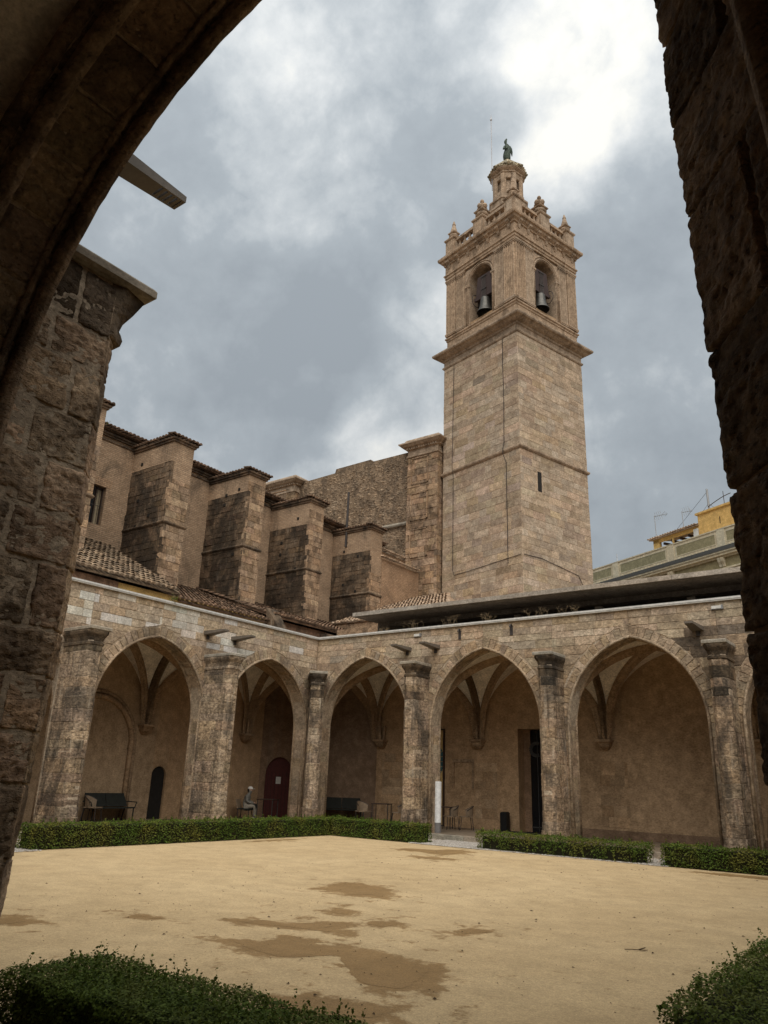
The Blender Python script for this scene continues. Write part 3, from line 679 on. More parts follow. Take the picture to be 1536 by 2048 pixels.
JR = circ(0.0, -.012, .042, 8); JR2 = circ(-.004, .12, .028, 6); JR3 = circ(0.0, .57, .05, 8)
def wing_base(label, F, L, arches, ztop, dback, u00=0.0):
    wg = thing('cloister_wing', label, 'cloister wing', F(L/2, 0, 0))
    core = arcade_core(F, u00, L, ztop-.06, arches, .016, .58); core.build('wall', 'mortar', wg)
    cp = MB(); cp.box(-.62, L+.62, -.10, .70, ztop-.055, ztop, F); cp.box(-.62, L+.62, -.085, .68, ztop-.09, ztop-.058, F); cp.build('coping', 'white_coping', wg)
    rf = MB(); rf.box(-.6, L+.6, .60, dback+.5, ztop-.42, ztop-.12, F); rf.build('terrace_roof', 'concrete', wg)
    return wg
def jambs(P, wg, F, arches, u_end0, u_end1, mat='cloister'):
    ed = sorted(arches, key=lambda a: a.uc); piers = []; x = u_end0
    for a in ed: piers.append((x, a.uc-a.half)); x = a.uc+a.half
    piers.append((x, u_end1))
    for (p, q) in piers:
        z = .15; sp = ed[0].spring
        while z < sp-.05:
            h = min(random.uniform(.26, .40), sp-z); 
            if sp-(z+h) < .12: h = sp-z
            mid = (p+q)/2+random.uniform(-.15, .15)
            if q-p > .35: P.box('jamb_stone', wg, F, p-.008, mid, z, z+h, .0+random.uniform(-.006, .006), .60, mat, rnd_col(.16)); P.box('jamb_stone', wg, F, mid, q+.008, z, z+h, random.uniform(-.006, .006), .60, mat, rnd_col(.16))
            else: P.box('jamb_stone', wg, F, p-.008, q+.008, z, z+h, .0, .60, mat, rnd_col(.16))
            z += h

# --- wing across the court
ZT = 7.0
AN = [Arch(2.41+5.045*i, 2.07, 3.55, 6.1) for i in range(4)]
north = wing_base('cloister wing under the flat concrete canopy, with four pointed arches and a black glass doorway', FN, 20.1, AN, ZT, 4.15)
PN = Pieces(north)
def ncol(u, z):
    c = rnd_col(.13)
    if 13.2 < u < 17 and 4.9 < z < 6.2 and random.random() < .55: c = (.42, .42, .44)
    return c
ashlar(PN, north, FN, .0, 20.1, 3.55, 5.95, .30, (.45, .85), AN, .0, .14, 'cloister', colf=ncol)
ashlar(PN, north, FN, .0, 20.1, 5.95, ZT-.09, .24, (.55, 1.15), AN, .0, .14, 'cloister_light', colf=ncol)
for a in AN:
    voussoirs(PN, north, FN, a, -.012, .585, 'cloister', n=17)
    for sct in (JR, JR2, JR3): sweep_arch(FN, a, sct, .15).build('arch_moulding', 'cloister', north, smooth=True)
jambs(PN, north, FN, AN, .12, 20.1)
for i, uc in enumerate((5.07, 10.10, 15.14)): buttress(PN, north, FN, uc, .95, 5.66, seed=i, half=.235, capmat='blackened')
# diagonal pillar in the re-entrant corner
s2 = math.sqrt(.5)
FD = lambda u, d, z: (s2*(u)-s2*d+.0, s2*u+s2*d, z)      # d < 0 runs out into the court along (1, -1)
buttress(PN, north, FD, .0, 1.55, 5.5, half=.25, capmat='blackened')
PN.flush()
def back_wall(wg, F, u0, u1, d, ztop, holes, mat='plaster'):
    """gallery back wall with rectangular openings (u0, u1, z1)"""
    mb = MB(); x = u0
    for (a, b, h) in sorted(holes):
        mb.box(x, a, d, d+.9, 0, ztop, F); mb.box(a, b, d, d+.9, h, ztop, F); x = b
    mb.box(x, u1, d, d+.9, 0, ztop, F); return mb.build('back_wall', mat, wg)
back_wall(north, FN, -3.7, 24.5, 4.15, ZT-.15, [(6.58, 8.35, 3.74)])
for i in range(4): vault(north, FN, 5.045*i-.08, 5.045*(i+1)-.08, .58, 4.15)
for i in range(5): corbel(north, FN, 5.045*i-.08 if i else .3, 4.15)
vault(north, FN, -3.65, 0.0, 0.0, 4.15, trans=True)
for u_ in (6.55, 8.55):
    mb = MB(); mb.tube([FN(u_, .05, 6.80), FN(u_, -.10, 6.78), FN(u_, -.13, 6.70)], .03, 6); mb.box(u_-.05, u_+.05, -.02, .0, 6.45, 6.76, FN); mb.build('drain_spout', 'iron', north)
# plinth skirting, blocked niche and dado of the back wall
mb = MB(); mb.box(8.75, 20, 4.10, 4.16, .15, .42, FN); mb.build('skirting', 'plaster_dark', north)
nb = MB()
for (a, b, z0, z1) in ((3.74, 4.70, 2.5, 2.62), (3.74, 3.82, 1.55, 2.5), (4.62, 4.70, 1.55, 2.5)): nb.box(a, b, 4.11, 4.16, z0, z1, FN)
nb.build('blocked_niche', 'rib', north)
PB = Pieces(north)
for (u0, u1, z0, z1) in ((4.75, 5.7, .5, 2.5), (9.7, 10.7, .5, 2.6), (.3, 1.4, .5, 2.8)):
    ashlar(PB, north, FN, u0, u1, z0, z1, .33, (.3, .55), [], 4.138, 4.2, 'plaster', name='back_wall_stone', colf=lambda u, z: (random.choice((.82, .95, 1.1)),)*3, joff=.004)
PB.flush()
# black glass doorway with its deep reveal
dw = thing_part('doorway', north)
mb = MB(); mb.box(6.86, 8.35, 4.62, 4.65, .15, 3.70, FN); mb.build('glass_door', 'dark_glass', dw)
mb = MB(); mb.box(7.14, 7.16, 4.60, 4.62, .15, 3.7, FN); mb.box(6.86, 8.35, 4.60, 4.62, .3, .33, FN); mb.build('door_rail', 'glass_mark', dw)
mb = MB()
def arcpts(c, r, a0, a1, n=14): return [(c[0]+r*math.cos(R(a0+(a1-a0)*i/n)), c[1]+r*math.sin(R(a0+(a1-a0)*i/n))) for i in range(n+1)]
def flat_stroke(mb, pts, wd, d0, d1, F):
    for i in range(len(pts)-1):
        p, q = Vector(pts[i]), Vector(pts[i+1]); t = (q-p).normalized(); nn = Vector((-t[1], t[0]))*wd/2
        a, b, c, e = p-nn, p+nn, q+nn, q-nn
        mb.hexa([F(a[0], d0, a[1]), F(e[0], d0, e[1]), F(a[0], d1, a[1]), F(e[0], d1, e[1]), F(b[0], d0, b[1]), F(c[0], d0, c[1]), F(b[0], d1, b[1]), F(c[0], d1, c[1])])
flat_stroke(mb, arcpts((7.1, 3.02), .22, 60, 300), .13, 4.60, 4.615, FN); flat_stroke(mb, arcpts((7.62, 3.02), .22, 0, 360), .13, 4.60, 4.615, FN)
mb.build('lettering', 'glass_mark', dw)
mb = MB(); flat_stroke(mb, arcpts((7.62, 2.95), .30, 190, 270), .02, 4.59, 4.60, FN); mb.build('glow_curve', 'white_coping', dw)  # curve of glow on the dark glass, painted as a pale stroke
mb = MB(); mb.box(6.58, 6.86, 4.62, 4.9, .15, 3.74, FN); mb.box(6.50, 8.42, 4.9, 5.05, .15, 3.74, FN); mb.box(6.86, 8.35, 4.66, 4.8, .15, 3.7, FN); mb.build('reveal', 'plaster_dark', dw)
mb = MB(); mb.box(6.566, 6.575, 4.35, 4.45, 1.75, 1.95, FN); mb.build('switch_panel', 'dark_void', dw)
# diagonal corner wall with the red door
P1, P2 = Vector((-3.7, .93, 0)), Vector((.05, 4.20, 0)); dg = (P2-P1).normalized(); dn = Vector((dg[1], -dg[0], 0))
FX = lambda u, d, z: tuple(P1+dg*u-dn*d+Vector((0, 0, z)))
mb = MB(); hd = .56; uc = .98-.1
mb.box(-.6, uc-hd, .0, .3, 0, 6.8, FX)
for i in range(12):
    a0 = math.pi*i/12; a1 = math.pi*(i+1)/12; p, q = uc-hd*math.cos(a0), uc-hd*math.cos(a1); z0, z1 = 1.78+.72*math.sin(a0), 1.78+.72*math.sin(a1)
    mb.hexa([FX(p, 0, z0), FX(q, 0, z1), FX(p, .3, z0), FX(q, .3, z1), FX(p, 0, 6.8), FX(q, 0, 6.8), FX(p, .3, 6.8), FX(q, .3, 6.8)])
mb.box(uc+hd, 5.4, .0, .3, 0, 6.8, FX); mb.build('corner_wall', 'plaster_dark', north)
dr = thing_part('door', north); outl = [(uc-hd, .15)]+[(uc-hd*math.cos(math.pi*i/14), 1.78+.72*math.sin(math.pi*i/14)) for i in range(15)]+[(uc+hd, .15)]
mb = MB(); mb.prism(outl, .14, .22, lambda p, q, a: FX(p, a, q)); mb.build('door_leaf', 'door_red', dr); dr['label'] = 'dark red round-headed door with a paper notice'
mb = MB()
for k in range(-3, 4): mb.box(uc+k*.15-.006, uc+k*.15+.006, .132, .141, .18, 1.9, FX)
mb.build('door_joint', 'dark_void', dr)
mb = MB(); mb.box(uc-.12, uc+.08, .125, .138, 1.45, 1.72, FX); mb.build('notice', 'paper', dr)

# --- wing on the west
AW = [Arch(2.52+5.06*i, 2.10, 3.45, 5.82) for i in range(4)]
west = wing_base('cloister wing with white patched blocks in its upper wall, below the ochre building and church', FW, 20.9, AW, ZT+.003, 3.65, -.58)
PW = Pieces(west)
def wcol(u, z):
    c = rnd_col(.13)
    if z > 5.55 and random.random() < (.50 if u > 2.8 and z > 5.8 else .2): return (1.0001, 1.0, 1.0)
    return c
def wmat(base):
    def f(u, z):
        if z > 5.6 and random.random() < (.42 if u > 3 else .12): return 'wall_white'
        return base
    return f
ashlar(PW, west, FW, .0, 20.9, 3.45, 5.75, .30, (.45, .85), AW, .0, .14, 'cloister', matf=wmat('cloister'))
ashlar(PW, west, FW, .0, 20.9, 5.75, ZT-.09, .235, (.5, .95), AW, .0, .14, 'cloister_light', matf=wmat('cloister_light'))
for a in AW:
    voussoirs(PW, west, FW, a, -.012, .585, 'cloister', n=17)
    for sct in (JR, JR2, JR3): sweep_arch(FW, a, sct, .15).build('arch_moulding', 'cloister', west, smooth=True)
jambs(PW, west, FW, AW, .12, 20.9)
for i, uc in enumerate((5.37, 10.58, 15.75)): buttress(PW, west, FW, uc, 1.25, 5.52, half=.25, seed=i+5, capmat='blackened' if i == 1 else 'pillar')
PW.flush()
back_wall(west, FW, -1.2, 25.2, 3.65, ZT-.15, [(3.78, 4.42, 1.95)])
for i in range(4): vault(west, FW, 5.06*i-.02, 5.06*(i+1)-.02, .58, 3.65)
for i in range(5): corbel(west, FW, 5.06*i-.02 if i else .12, 3.65)
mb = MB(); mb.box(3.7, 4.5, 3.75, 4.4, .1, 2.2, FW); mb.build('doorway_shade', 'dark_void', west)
mb = MB()
for i in range(10):       # rounded head of the little doorway
    a0, a1 = math.pi*i/10, math.pi*(i+1)/10; p, q = 4.10-.32*math.cos(a0), 4.10-.32*math.cos(a1)
    mb.hexa([FW(p, 3.66, 1.63+.31*math.sin(a0)), FW(q, 3.66, 1.63+.31*math.sin(a1)), FW(p, 4.2, 1.63+.31*math.sin(a0)), FW(q, 4.2, 1.63+.31*math.sin(a1)), FW(p, 3.66, 1.96), FW(q, 3.66, 1.96), FW(p, 4.2, 1.96), FW(q, 4.2, 1.96)])
mb.build('doorway_head', 'plaster', west)
BA = Arch(7.02, 1.5, 2.6, 4.15)     # blind arch on the back wall
for sct in (circ(.0, 3.58, .09, 8), circ(.17, 3.62, .07, 6)): sweep_arch(FW, BA, sct, .15).build('blind_arch_moulding', 'rib', west, smooth=True)
m2 = MB(); m2.box(5.38, 5.62, 3.52, 3.66, 2.45, 2.62, FW); m2.box(8.42, 8.66, 3.52, 3.66, 2.45, 2.62, FW); m2.build('blind_arch_capital', 'rib', west)

# --- wing where the camera stands, and the fourth wing
AS = [Arch(17.8-5.045*i, 2.1, 3.55, 6.08) for i in range(4)]
south = thing('cloister_wing', 'shadowed near cloister wing whose rough arch frames the view from inside its gallery', 'cloister wing', (10, -21, 0))
FSg = lambda u, d, z: FS(u, d, z)
c_ = arcade_core(FS, .0, 20.1, ZT-.06, [Arch(a.uc, a.half+.20, a.spring+.45, a.apex+.22) if i == 0 else a for i, a in enumerate(AS)], .03, .60); c_.build('wall', 'near_mortar', south)
cp = MB(); cp.box(-.62, 20.72, -.10, .70, ZT-.055, ZT, FS); cp.build('coping', 'white_coping', south)
rf = MB(); rf.box(-.6, 24.6, .6, 4.6, ZT-.42, ZT-.12, FS); rf.build('terrace_roof', 'concrete', south)
back_wall(south, FS, -4, 24.6, 4.2, ZT-.15, [], 'plaster')
for i in range(4): vault(south, FS, 20.25-5.045*(i+1), 20.25-5.045*i if i else 20.95, .58, 4.2)
vault(south, FS, 20.95, 24.4, .3, 4.2)
SA = AS[0]; SR = Arch(17.76, 2.16, 4.12, 6.08)
PS = []
def near_stone(name, mapping, nx, ny, nz, amp, freq, seed, parent, mat='near', colr=None, ob=False, p=10):
    me = worn(mapping, nx, ny, nz, amp, freq, seed, p, ob); me.polygons.foreach_set('use_smooth', [True]*len(me.polygons)); o = link(name, me, mat, parent); o.color = (colr or rnd_col(.18))+(1,); return o
# arch stones of the near arch (full depth, so their joints cross the soffit)
for side in (-1, 1):
    nv = 9
    for i in range(nv):
        A_ = SA if side < 0 else SR; a0, a1 = A_.th1*i/nv+.0012, A_.th1*(i+1)/nv-.0012; tt = .38
        def mp(a, b, c, a0=a0, a1=a1, side=side, A_=A_):
            th = a0+(a1-a0)*(a+1)/2; t = tt*(c+1)/2; d = -.01+.60*(b+1)/2
            spl = .0
            if side > 0: spl = max(0, .47*(d/.6)) * (1 if th < .3 else max(0, 1-(th-.3)/1.0))
            u, z = A_.pt(side, th, t+spl); return FS(u, d, z)
        near_stone('voussoir', mp, 18, 20, 6, .015, 11, i+side*20, south, p=26, colr=rnd_col(.12))
# right jamb: splayed courses, deeply eroded
z = 0.0; k = 0
while z < SR.spring-.02:
    h = random.uniform(.34, .5); h = min(h, SR.spring-z)
    if SR.spring-(z+h) < .18: h = SR.spring-z
    cuts = [0, random.uniform(.28, .42), random.uniform(.66, .85), 1.0] if k % 2 else [0, random.uniform(.42, .56), 1.0]
    for q in range(len(cuts)-1):
        s0, s1 = cuts[q]*1.05+(.0 if q == 0 else .016), cuts[q+1]*1.05-.016
        def mp(a, b, c, s0=s0, s1=s1, z=z, h=h):
            s = s0+(s1-s0)*(a+1)/2; dp = .35*(b+1)/2
            x = 19.966+s*.62+dp*.78; y = -20.90-s*.78+dp*.62
            zz_ = z+.004+(h-.008)*(c+1)/2; t_ = min(1, max(0, (zz_-2.45)/1.6)); return (x-.046*t_, y, zz_)
        near_stone('jamb_stone', mp, 34, 7, 32, .010, 14, z*9+q, south, colr=rnd_col(.4), p=44)
    z += h; k += 1
mb = MB(); mb.prism([(19.992, -20.912), (20.64, -21.73), (21.05, -21.43), (20.4, -20.7)], 0, 4.1, lambda p, q, a: (p, q, a)); mb.build('jamb_core', 'near_mortar', south)
# roll mouldings of the soffit
for (d_, w_, r_) in ((.02, -.01, .055), (.115, .012, .028), (.50, -.015, .06), (.62, .05, .05)):
    m_ = sweep_arch(FS, Arch(SA.uc, SA.half, SA.spring, SA.apex), circ(w_, d_, r_, 8), SA.spring-.3)
    # keep the left half only; the right half follows the splay
    h_ = len(m_.v)//2; lm = MB(); lm.v = m_.v[:h_]; lm.f = [f for f in m_.f if max(f) < h_]
    me = lm.mesh('arch_moulding', True); bm = bmesh.new(); bm.from_mesh(me); bmesh.ops.subdivide_edges(bm, edges=bm.edges, cuts=2, use_grid_fill=True)
    for v in bm.verts: v.co += Vector((mnoise.noise(v.co*9), mnoise.noise(v.co*9+Vector((5, 0, 0))), mnoise.noise(v.co*9+Vector((0, 5, 0)))))*.007
    bm.to_mesh(me); bm.free(); link('arch_moulding', me, 'near', south)
pts = []
for i in range(12):
    th = SR.th1*i/11; u, z = SR.pt(1, th, .30*max(0, 1-th/1.3)); pts.append(FS(u, .47, z-.02))
pts = [(20.30, -21.36, 2.2), (20.28, -21.36, 3.2)]+pts
for off, r_ in (((0, 0, 0), .045), ((.08, -.07, -.01), .03)): 
    mb = MB(); mb.tube([(p[0]+off[0], p[1]+off[1], p[2]+off[2]) for p in pts], r_, 8); mb.build('arch_moulding', 'near', south, smooth=True)
m_ = sweep_arch(FS, SA, [(.018, .015), (.40, .015), (.40, .595), (.018, .595)], .0); h_ = len(m_.v)//2; lm = MB(); lm.v = m_.v[:h_]; lm.f = [f for f in m_.f if max(f) < h_]; lm.build('arch_backing', 'near_mortar', south)
m_ = sweep_arch(FS, SR, [(.10, .03), (.45, .03), (.45, .25), (.10, .25)], 3.9); lm = MB(); 
# left jamb and the weathered buttress beyond it
z = .0
while z < SA.spring-.02:
    h = min(random.uniform(.36, .46), SA.spring-z)
    if SA.spring-(z+h) < .18: h = SA.spring-z
    def mp(a, b, c, z=z, h=h): return FS(15.45+.25*(a+1)/2, .0+.60*(b+1)/2, z+.01+(h-.02)*(c+1)/2)
    near_stone('jamb_stone', mp, 6, 10, 8, .012, 7, z*5, south)
    z += h
bt = thing_part('buttress', south); bt['label'] = 'big weathered block buttress with a black capital and thin slab'
BX = 15.45
mb = MB(); mb.loft([[(14.87, -20.86, z_), (15.437, -20.86, z_), (15.437, -20.122+dy_, z_), (15.305, -20.0+dy_, z_), (14.87, -20.0+dy_, z_)] for z_, dy_ in ((0, -.13), (2.6, 0), (5.44, 0))]); mb.build('core', 'near_mortar', bt)
z = .0; k = 0
while z < 5.42:
    h = random.uniform(.30, .46); h = min(h, 5.44-z)
    if 5.44-(z+h) < .2: h = 5.44-z
    sp = -20.86+.75*(random.uniform(.55, .72) if k % 2 else random.uniform(.25, .42))
    for (y0, y1) in ((-20.88, sp-.012), (sp+.012, -20.112)):
        sd_ = k*3.7+y0
        def mp(a, b, c, y0=y0, y1=y1, z=z, h=h):
            zz_ = z+.008+(h-.016)*(c+1)/2; ye = y1 if y1 < -20.2 else y1-.05*max(0, 2.6-zz_)
            return (BX-.24*(b+1)/2, y0+(ye-y0)*(a+1)/2, zz_)
        near_stone('block', mp, 30, 5, 24, .02, 7.5, sd_, bt, colr=(lambda q_: tuple(v*q_ for v in rnd_col(.2)))(1.2 if z < 4.3 or random.random() < .5 else .4), p=22)
    def mp(a, b, c, z=z, h=h):      # chamfered outer corner stone
        t = (a+1)/2; x = BX+.005-.135*t; y = -20.115+.125*t; q = .2*(b+1)/2; zz_ = z+.002+(h-.004)*(c+1)/2; return (x-q*.7, y-q*.7-.05*max(0, 2.6-zz_), zz_)
    near_stone('corner_block', mp, 9, 4, 20, .011, 9, k*1.3, bt, colr=tuple(v*1.25 for v in rnd_col(.1)), p=36)
    def mp(a, b, c, z=z, h=h): zz_ = z+.01+(h-.02)*(c+1)/2; return (14.8+.5*(a+1)/2, -19.98-.2*(b+1)/2-.05*max(0, 2.6-zz_), zz_)
    near_stone('block', mp, 8, 3, 8, .012, 6, k*2.3, bt)
    z += h; k += 1
cap = MB(); rings = []
for (o_, zz_) in ((0, 4.98), (.035, 5.0), (.045, 5.05), (.03, 5.1), (.012, 5.12), (.03, 5.2), (.085, 5.3), (.13, 5.40), (.145, 5.44)):
    rings.append([(14.79-o_, -20.16, zz_), (15.435, -20.16, zz_), (15.44+o_*.25, -20.10+o_*.4, zz_), (15.31+o_*.7, -19.975+o_, zz_), (14.92-o_*.7, -19.975+o_, zz_), (14.79-o_, -20.10+o_*.4, zz_)])
cap.loft(rings); cap.build('capital', 'blackened', bt)
s_ = MB(); s_.loft([[(14.73+e, -20.92, zz_), (15.53-e, -20.92, zz_), (15.53-e, -19.80-e, zz_), (14.73+e, -19.80-e, zz_)] for e, zz_ in ((.03, 5.44), (0, 5.46), (0, 5.52), (.02, 5.545))]); s_.build('slab', 'slab', bt)
# courtyard face of the south wing above and beside the arch (seen only from elsewhere)
PSo = Pieces(south)
ashlar(PSo, south, FS, .0, 20.1, 3.6, ZT-.09, .33, (.5, .9), AS, .0, .05, 'cloister', ring=.40)
PSo.flush(0)
east = wing_base('cloister wing on the near side of the courtyard, hidden behind the rough corner pier', FE, 20.9, [Arch(2.6+5.05*i, 2.07, 3.55, 6.1) for i in range(4)], ZT+.006, 4.15)
back_wall(east, FE, -4.3, 25.2, 4.2, ZT-.15, [], 'plaster')
# ------------------------------------------------------------------ roofs of curved tiles
def tile_rows(mb, A, B, up, slope_len, step=.21, r=.085, seg=.42, jit=.012, caps=True, maxlen=None):
    """rows of barrel tiles along A->B, running up the slope vector `up` (unit, 3-D)"""
    A, B, up = Vector(A), Vector(B), Vector(up).normalized(); L = (B-A).length; t = (B-A)/L; nn = t.cross(up).normalized()
    if nn.z < 0: nn = -nn
    n = int(L/step); ns = max(1, int(round(slope_len/seg)))
    for i in range(n+1):
        base = A+t*(i*step); ml = maxlen(i*step, L) if maxlen else 1e9
        for k in range(ns):
            if k and k*seg > ml: break
            s0 = k*seg-random.uniform(.02, .05); s1 = s0+seg+.03; o = t*random.uniform(-jit, jit)+nn*random.uniform(0, jit); rings = []
            for s, rr, hh in ((s0, r*1.08, .035), (s1, r*.9, .0)):
                rings.append([tuple(base+o+up*s+t*(rr*math.cos(math.pi*q/5))+nn*(rr*.95*math.sin(math.pi*q/5)+hh)) for q in range(6)])
            mb.loft(rings, cap=(k == 0 and caps), close=False)
def roof_plane(mb, A, B, up, L, th=.06):
    A, B, up = Vector(A), Vector(B), Vector(up).normalized(); t = (B-A).normalized(); nn = t.cross(up).normalized()
    if nn.z < 0: nn = -nn
    mb.hexa([tuple(p) for p in (A-nn*th, B-nn*th, A+up*L-nn*th, B+up*L-nn*th, A, B, A+up*L, B+up*L)])
# ------------------------------------------------------------------ church nave with stepped buttresses
nave = thing('church_nave', 'long brick and stone church wall with blackened stepped buttresses under tiled eaves', 'church', (-9, 3, 0))
XW = -8.85
PC = Pieces(nave)
mb = MB()
for (a, b) in ((-26, -5.50), (-4.80, 15.6)): mb.box(XW-1.2, XW, a, b, 0, 16.25)
mb.box(XW-1.2, XW, -5.50, -4.80, 0, 11.83); mb.box(XW-1.2, XW, -5.50, -4.80, 13.6, 16.25); mb.build('wall', 'brick', nave)
mb = MB()
for o_, z0, z1 in ((.06, 15.75, 15.83), (.12, 15.95, 16.03), (.20, 16.03, 16.12), (.30, 16.16, 16.24)): mb.box(XW-.1, XW+o_, -26, 15.6, z0, z1)
mb.build('eaves_cornice', 'brick_dark', nave)
mb = MB(); tile_rows(mb, (XW+.48, -26, 16.25), (XW+.48, 15.6, 16.25), (-1, 0, .38), .9); o = mb.build('roof_tile', 'tile', nave, fix=False); o['kind'] = 'stuff'
mb = MB(); roof_plane(mb, (XW+.40, -26, 16.25), (XW+.40, 15.6, 16.25), (-1, 0, .38), 3.5); mb.build('roof', 'tile', nave)
FB = lambda y0: (lambda u, d, z: (-6.0-u, y0+d, z))          # south (long) face of a buttress: u runs towards the wall
FBF = lambda y0: (lambda u, d, z: (-6.0-d, y0+u, z))         # its end face
def church_buttress(y0, wdt, zt, zs, stone_top, brick_end, full=True):
    b = thing_part('buttress', nave)
    mb = MB(); mb.box(XW-.1, -6.02, y0+.02, y0+wdt-.02, 8, zt); mb.build('core', 'brick_dark', b)
    cb = MB(); cb.box(XW-.1, -6.03, y0-.012, y0+wdt+.012, stone_top, zt); cb.box(-6.03, -5.99, y0-.010, y0+wdt+.010, max(brick_end, stone_top) if brick_end >= stone_top else stone_top, zt); cb.box(-6.03, -5.992, y0+.03, y0+wdt-.0, brick_end, stone_top) if brick_end < stone_top else None
    cb.build('brickwork', 'brick', b)
    # string course
    sb = MB(); sb.loft([[(XW-.1, y0-e, z), (-6.0+e, y0-e, z), (-6.0+e, y0+wdt+e, z), (XW-.1, y0+wdt+e, z)] for e, z in ((.0, zs-.12), (.07, zs-.04), (.08, zs), (.0, zs+.10))]); sb.build('string_course', 'church_black', b)
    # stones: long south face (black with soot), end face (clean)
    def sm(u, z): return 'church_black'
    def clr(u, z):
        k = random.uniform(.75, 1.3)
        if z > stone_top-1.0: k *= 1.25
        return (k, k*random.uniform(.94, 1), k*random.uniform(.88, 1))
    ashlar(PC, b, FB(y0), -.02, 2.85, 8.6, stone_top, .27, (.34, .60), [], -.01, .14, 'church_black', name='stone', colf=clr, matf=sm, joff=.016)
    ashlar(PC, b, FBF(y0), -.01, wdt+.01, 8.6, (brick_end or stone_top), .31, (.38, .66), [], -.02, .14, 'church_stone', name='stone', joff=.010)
    # tiled cap
    tb = MB(); e = .20
    cb2 = MB(); cb2.box(XW, -6+.08, y0-.08, y0+wdt+.08, zt-.16, zt-.06); cb2.box(XW, -6+.15, y0-.15, y0+wdt+.15, zt-.06, zt+.02); cb2.build('eaves', 'brick_dark', b)
    tile_rows(tb, (XW, y0-e, zt+.05), (-6+e, y0-e, zt+.05), (0, 1, .30), wdt/2+e, jit=.006, maxlen=lambda s, L: (L-s)*.9); tile_rows(tb, (XW, y0+wdt+e, zt+.05), (-6+e, y0+wdt+e, zt+.05), (0, -1, .30), wdt/2+e, jit=.006, maxlen=lambda s, L: (L-s)*.9)
    tile_rows(tb, (-6+e, y0-e, zt+.05), (-6+e, y0+wdt+e, zt+.05), (-1, 0, .30), .75, jit=.006, maxlen=lambda s, L: min(s, L-s)*.9)
    o = tb.build('roof_tile', 'tile', b, fix=False); o['kind'] = 'stuff'
    rb = MB(); rb.prism([(-e+.05, 0), (wdt+e-.05, 0), (wdt/2, (wdt/2+e)*.28)], XW, -6-.5, lambda p, q, a: (a, y0+p, zt+.04+q)); rb.build('roof', 'tile', b)
    for _ in range(4):
        ho = MB(); x = random.uniform(-8.4, -6.3); z = random.uniform(11.5, zt-.8); ho.box(x, x+.13, y0-.045, y0+.02, z, z+.14); ho.build('putlog_hole', 'dark_void', b)
for (y0, wd, zt, zs, st, be) in ((-8.3, 1.15, 15.85, 11.9, 12.5, 14.0), (-3.65, 1.12, 15.8, 11.88, 14.7, 13.9), (.97, 1.1, 15.8, 12.02, 14.8, 15.3), (5.45, 1.1, 15.76, 11.95, 14.4, 15.2), (10.78, 1.12, 15.74, 11.78, 14.3, 13.0)):
    church_buttress(y0, wd, zt, zs, st, be)
# nave window and brick lintel, narrow slit
wn = thing_part('window', nave)
mb = MB(); mb.box(XW-.34, XW-.30, -5.48, -4.82, 11.85, 13.58); mb.build('pane', 'window_glass', wn)
mb = MB(); mb.box(XW-.29, XW-.27, -5.10, -4.84, 11.88, 13.55); mb.build('curtain', 'curtain', wn)
mb = MB()
for y in (-5.48, -5.16, -4.86): mb.box(XW-.27, XW-.21, y, y+.05, 11.85, 13.58)
mb.box(XW-.27, XW-.21, -5.48, -4.82, 13.5, 13.58); mb.build('frame', 'frame', wn)
mb = MB()
for k in range(5): mb.tube([(XW-.1, -5.42+k*.135, 11.85), (XW-.1, -5.42+k*.135, 13.58)], .012, 5)
mb.tube([(XW-.1, -5.5, 12.7), (XW-.1, -4.8, 12.7)], .014, 5); mb.build('bar', 'iron', wn)
for k in range(11):
    y = -5.62+k*.094; mb = MB(); s_ = (k-5)*.012; mb.hexa([(XW-.05, y, 13.6), (XW-.05, y+.075, 13.6), (XW+.012, y, 13.6), (XW+.012, y+.075, 13.6), (XW-.05, y+s_, 13.98), (XW-.05, y+.08+s_, 13.98), (XW+.012, y+s_, 13.98), (XW+.012, y+.08+s_, 13.98)]); mb.build('lintel_brick', 'brick_clean', wn)
mb = MB(); mb.box(XW-.02, XW+.01, -2.2, -2.06, 10.4, 13.9); mb.build('drainpipe', 'iron', nave)
# brick outwork between last buttress and tower, with two tiled copings
mb = MB(); mb.box(-9, -6.05, 12.0, 15.9, 6, 14.1); mb.box(-9, -6.6, 12.0, 15.2, 14.1, 14.8); mb.build('outwork', 'brick_clean', nave)
mb = MB(); tile_rows(mb, (-5.85, 11.9, 14.15), (-5.85, 15.8, 14.15), (-1, 0, .35), .6); tile_rows(mb, (-6.4, 11.9, 14.85), (-6.4, 15.1, 14.85), (-1, 0, .35), .6); o = mb.build('roof_tile', 'tile_red', nave, fix=False); o['kind'] = 'stuff'
PC.flush(260)
# iron pole on the last buttress
mb = MB(); mb.tube([(-7.79, 10.71, 14.75), (-7.75, 10.68, 18.2)], .07, 8); mb.box(-7.83, -7.72, 10.66, 10.79, 15.0, 15.05); o = mb.build('iron_pole', 'iron'); tagobj(o, 'rusty iron pole fixed to the last church buttress', 'pole')

# ------------------------------------------------------------------ transept end wall
tr = thing('church_transept', 'rough rubble end wall with corniced stone piers beside the bell tower', 'church', (-11, 16.3, 0))
PT = Pieces(tr); FT = lambda u, d, z: (u, 16.3+d, z)
mb = MB(); prof = [(-19.8, 22.3), (-17.0, 22.3), (-16.8, 22.62), (-13.85, 22.70), (-13.75, 23.0), (-10.6, 23.05), (-10.5, 22.85), (-7.0, 22.85)]
poly = [(-19.8, 6), (-7.0, 6)]+prof[::-1]; mb.prism(poly, 0, 1.6, lambda p, q, a: FT(p, a, q)); mb.build('wall', 'rubble', tr)
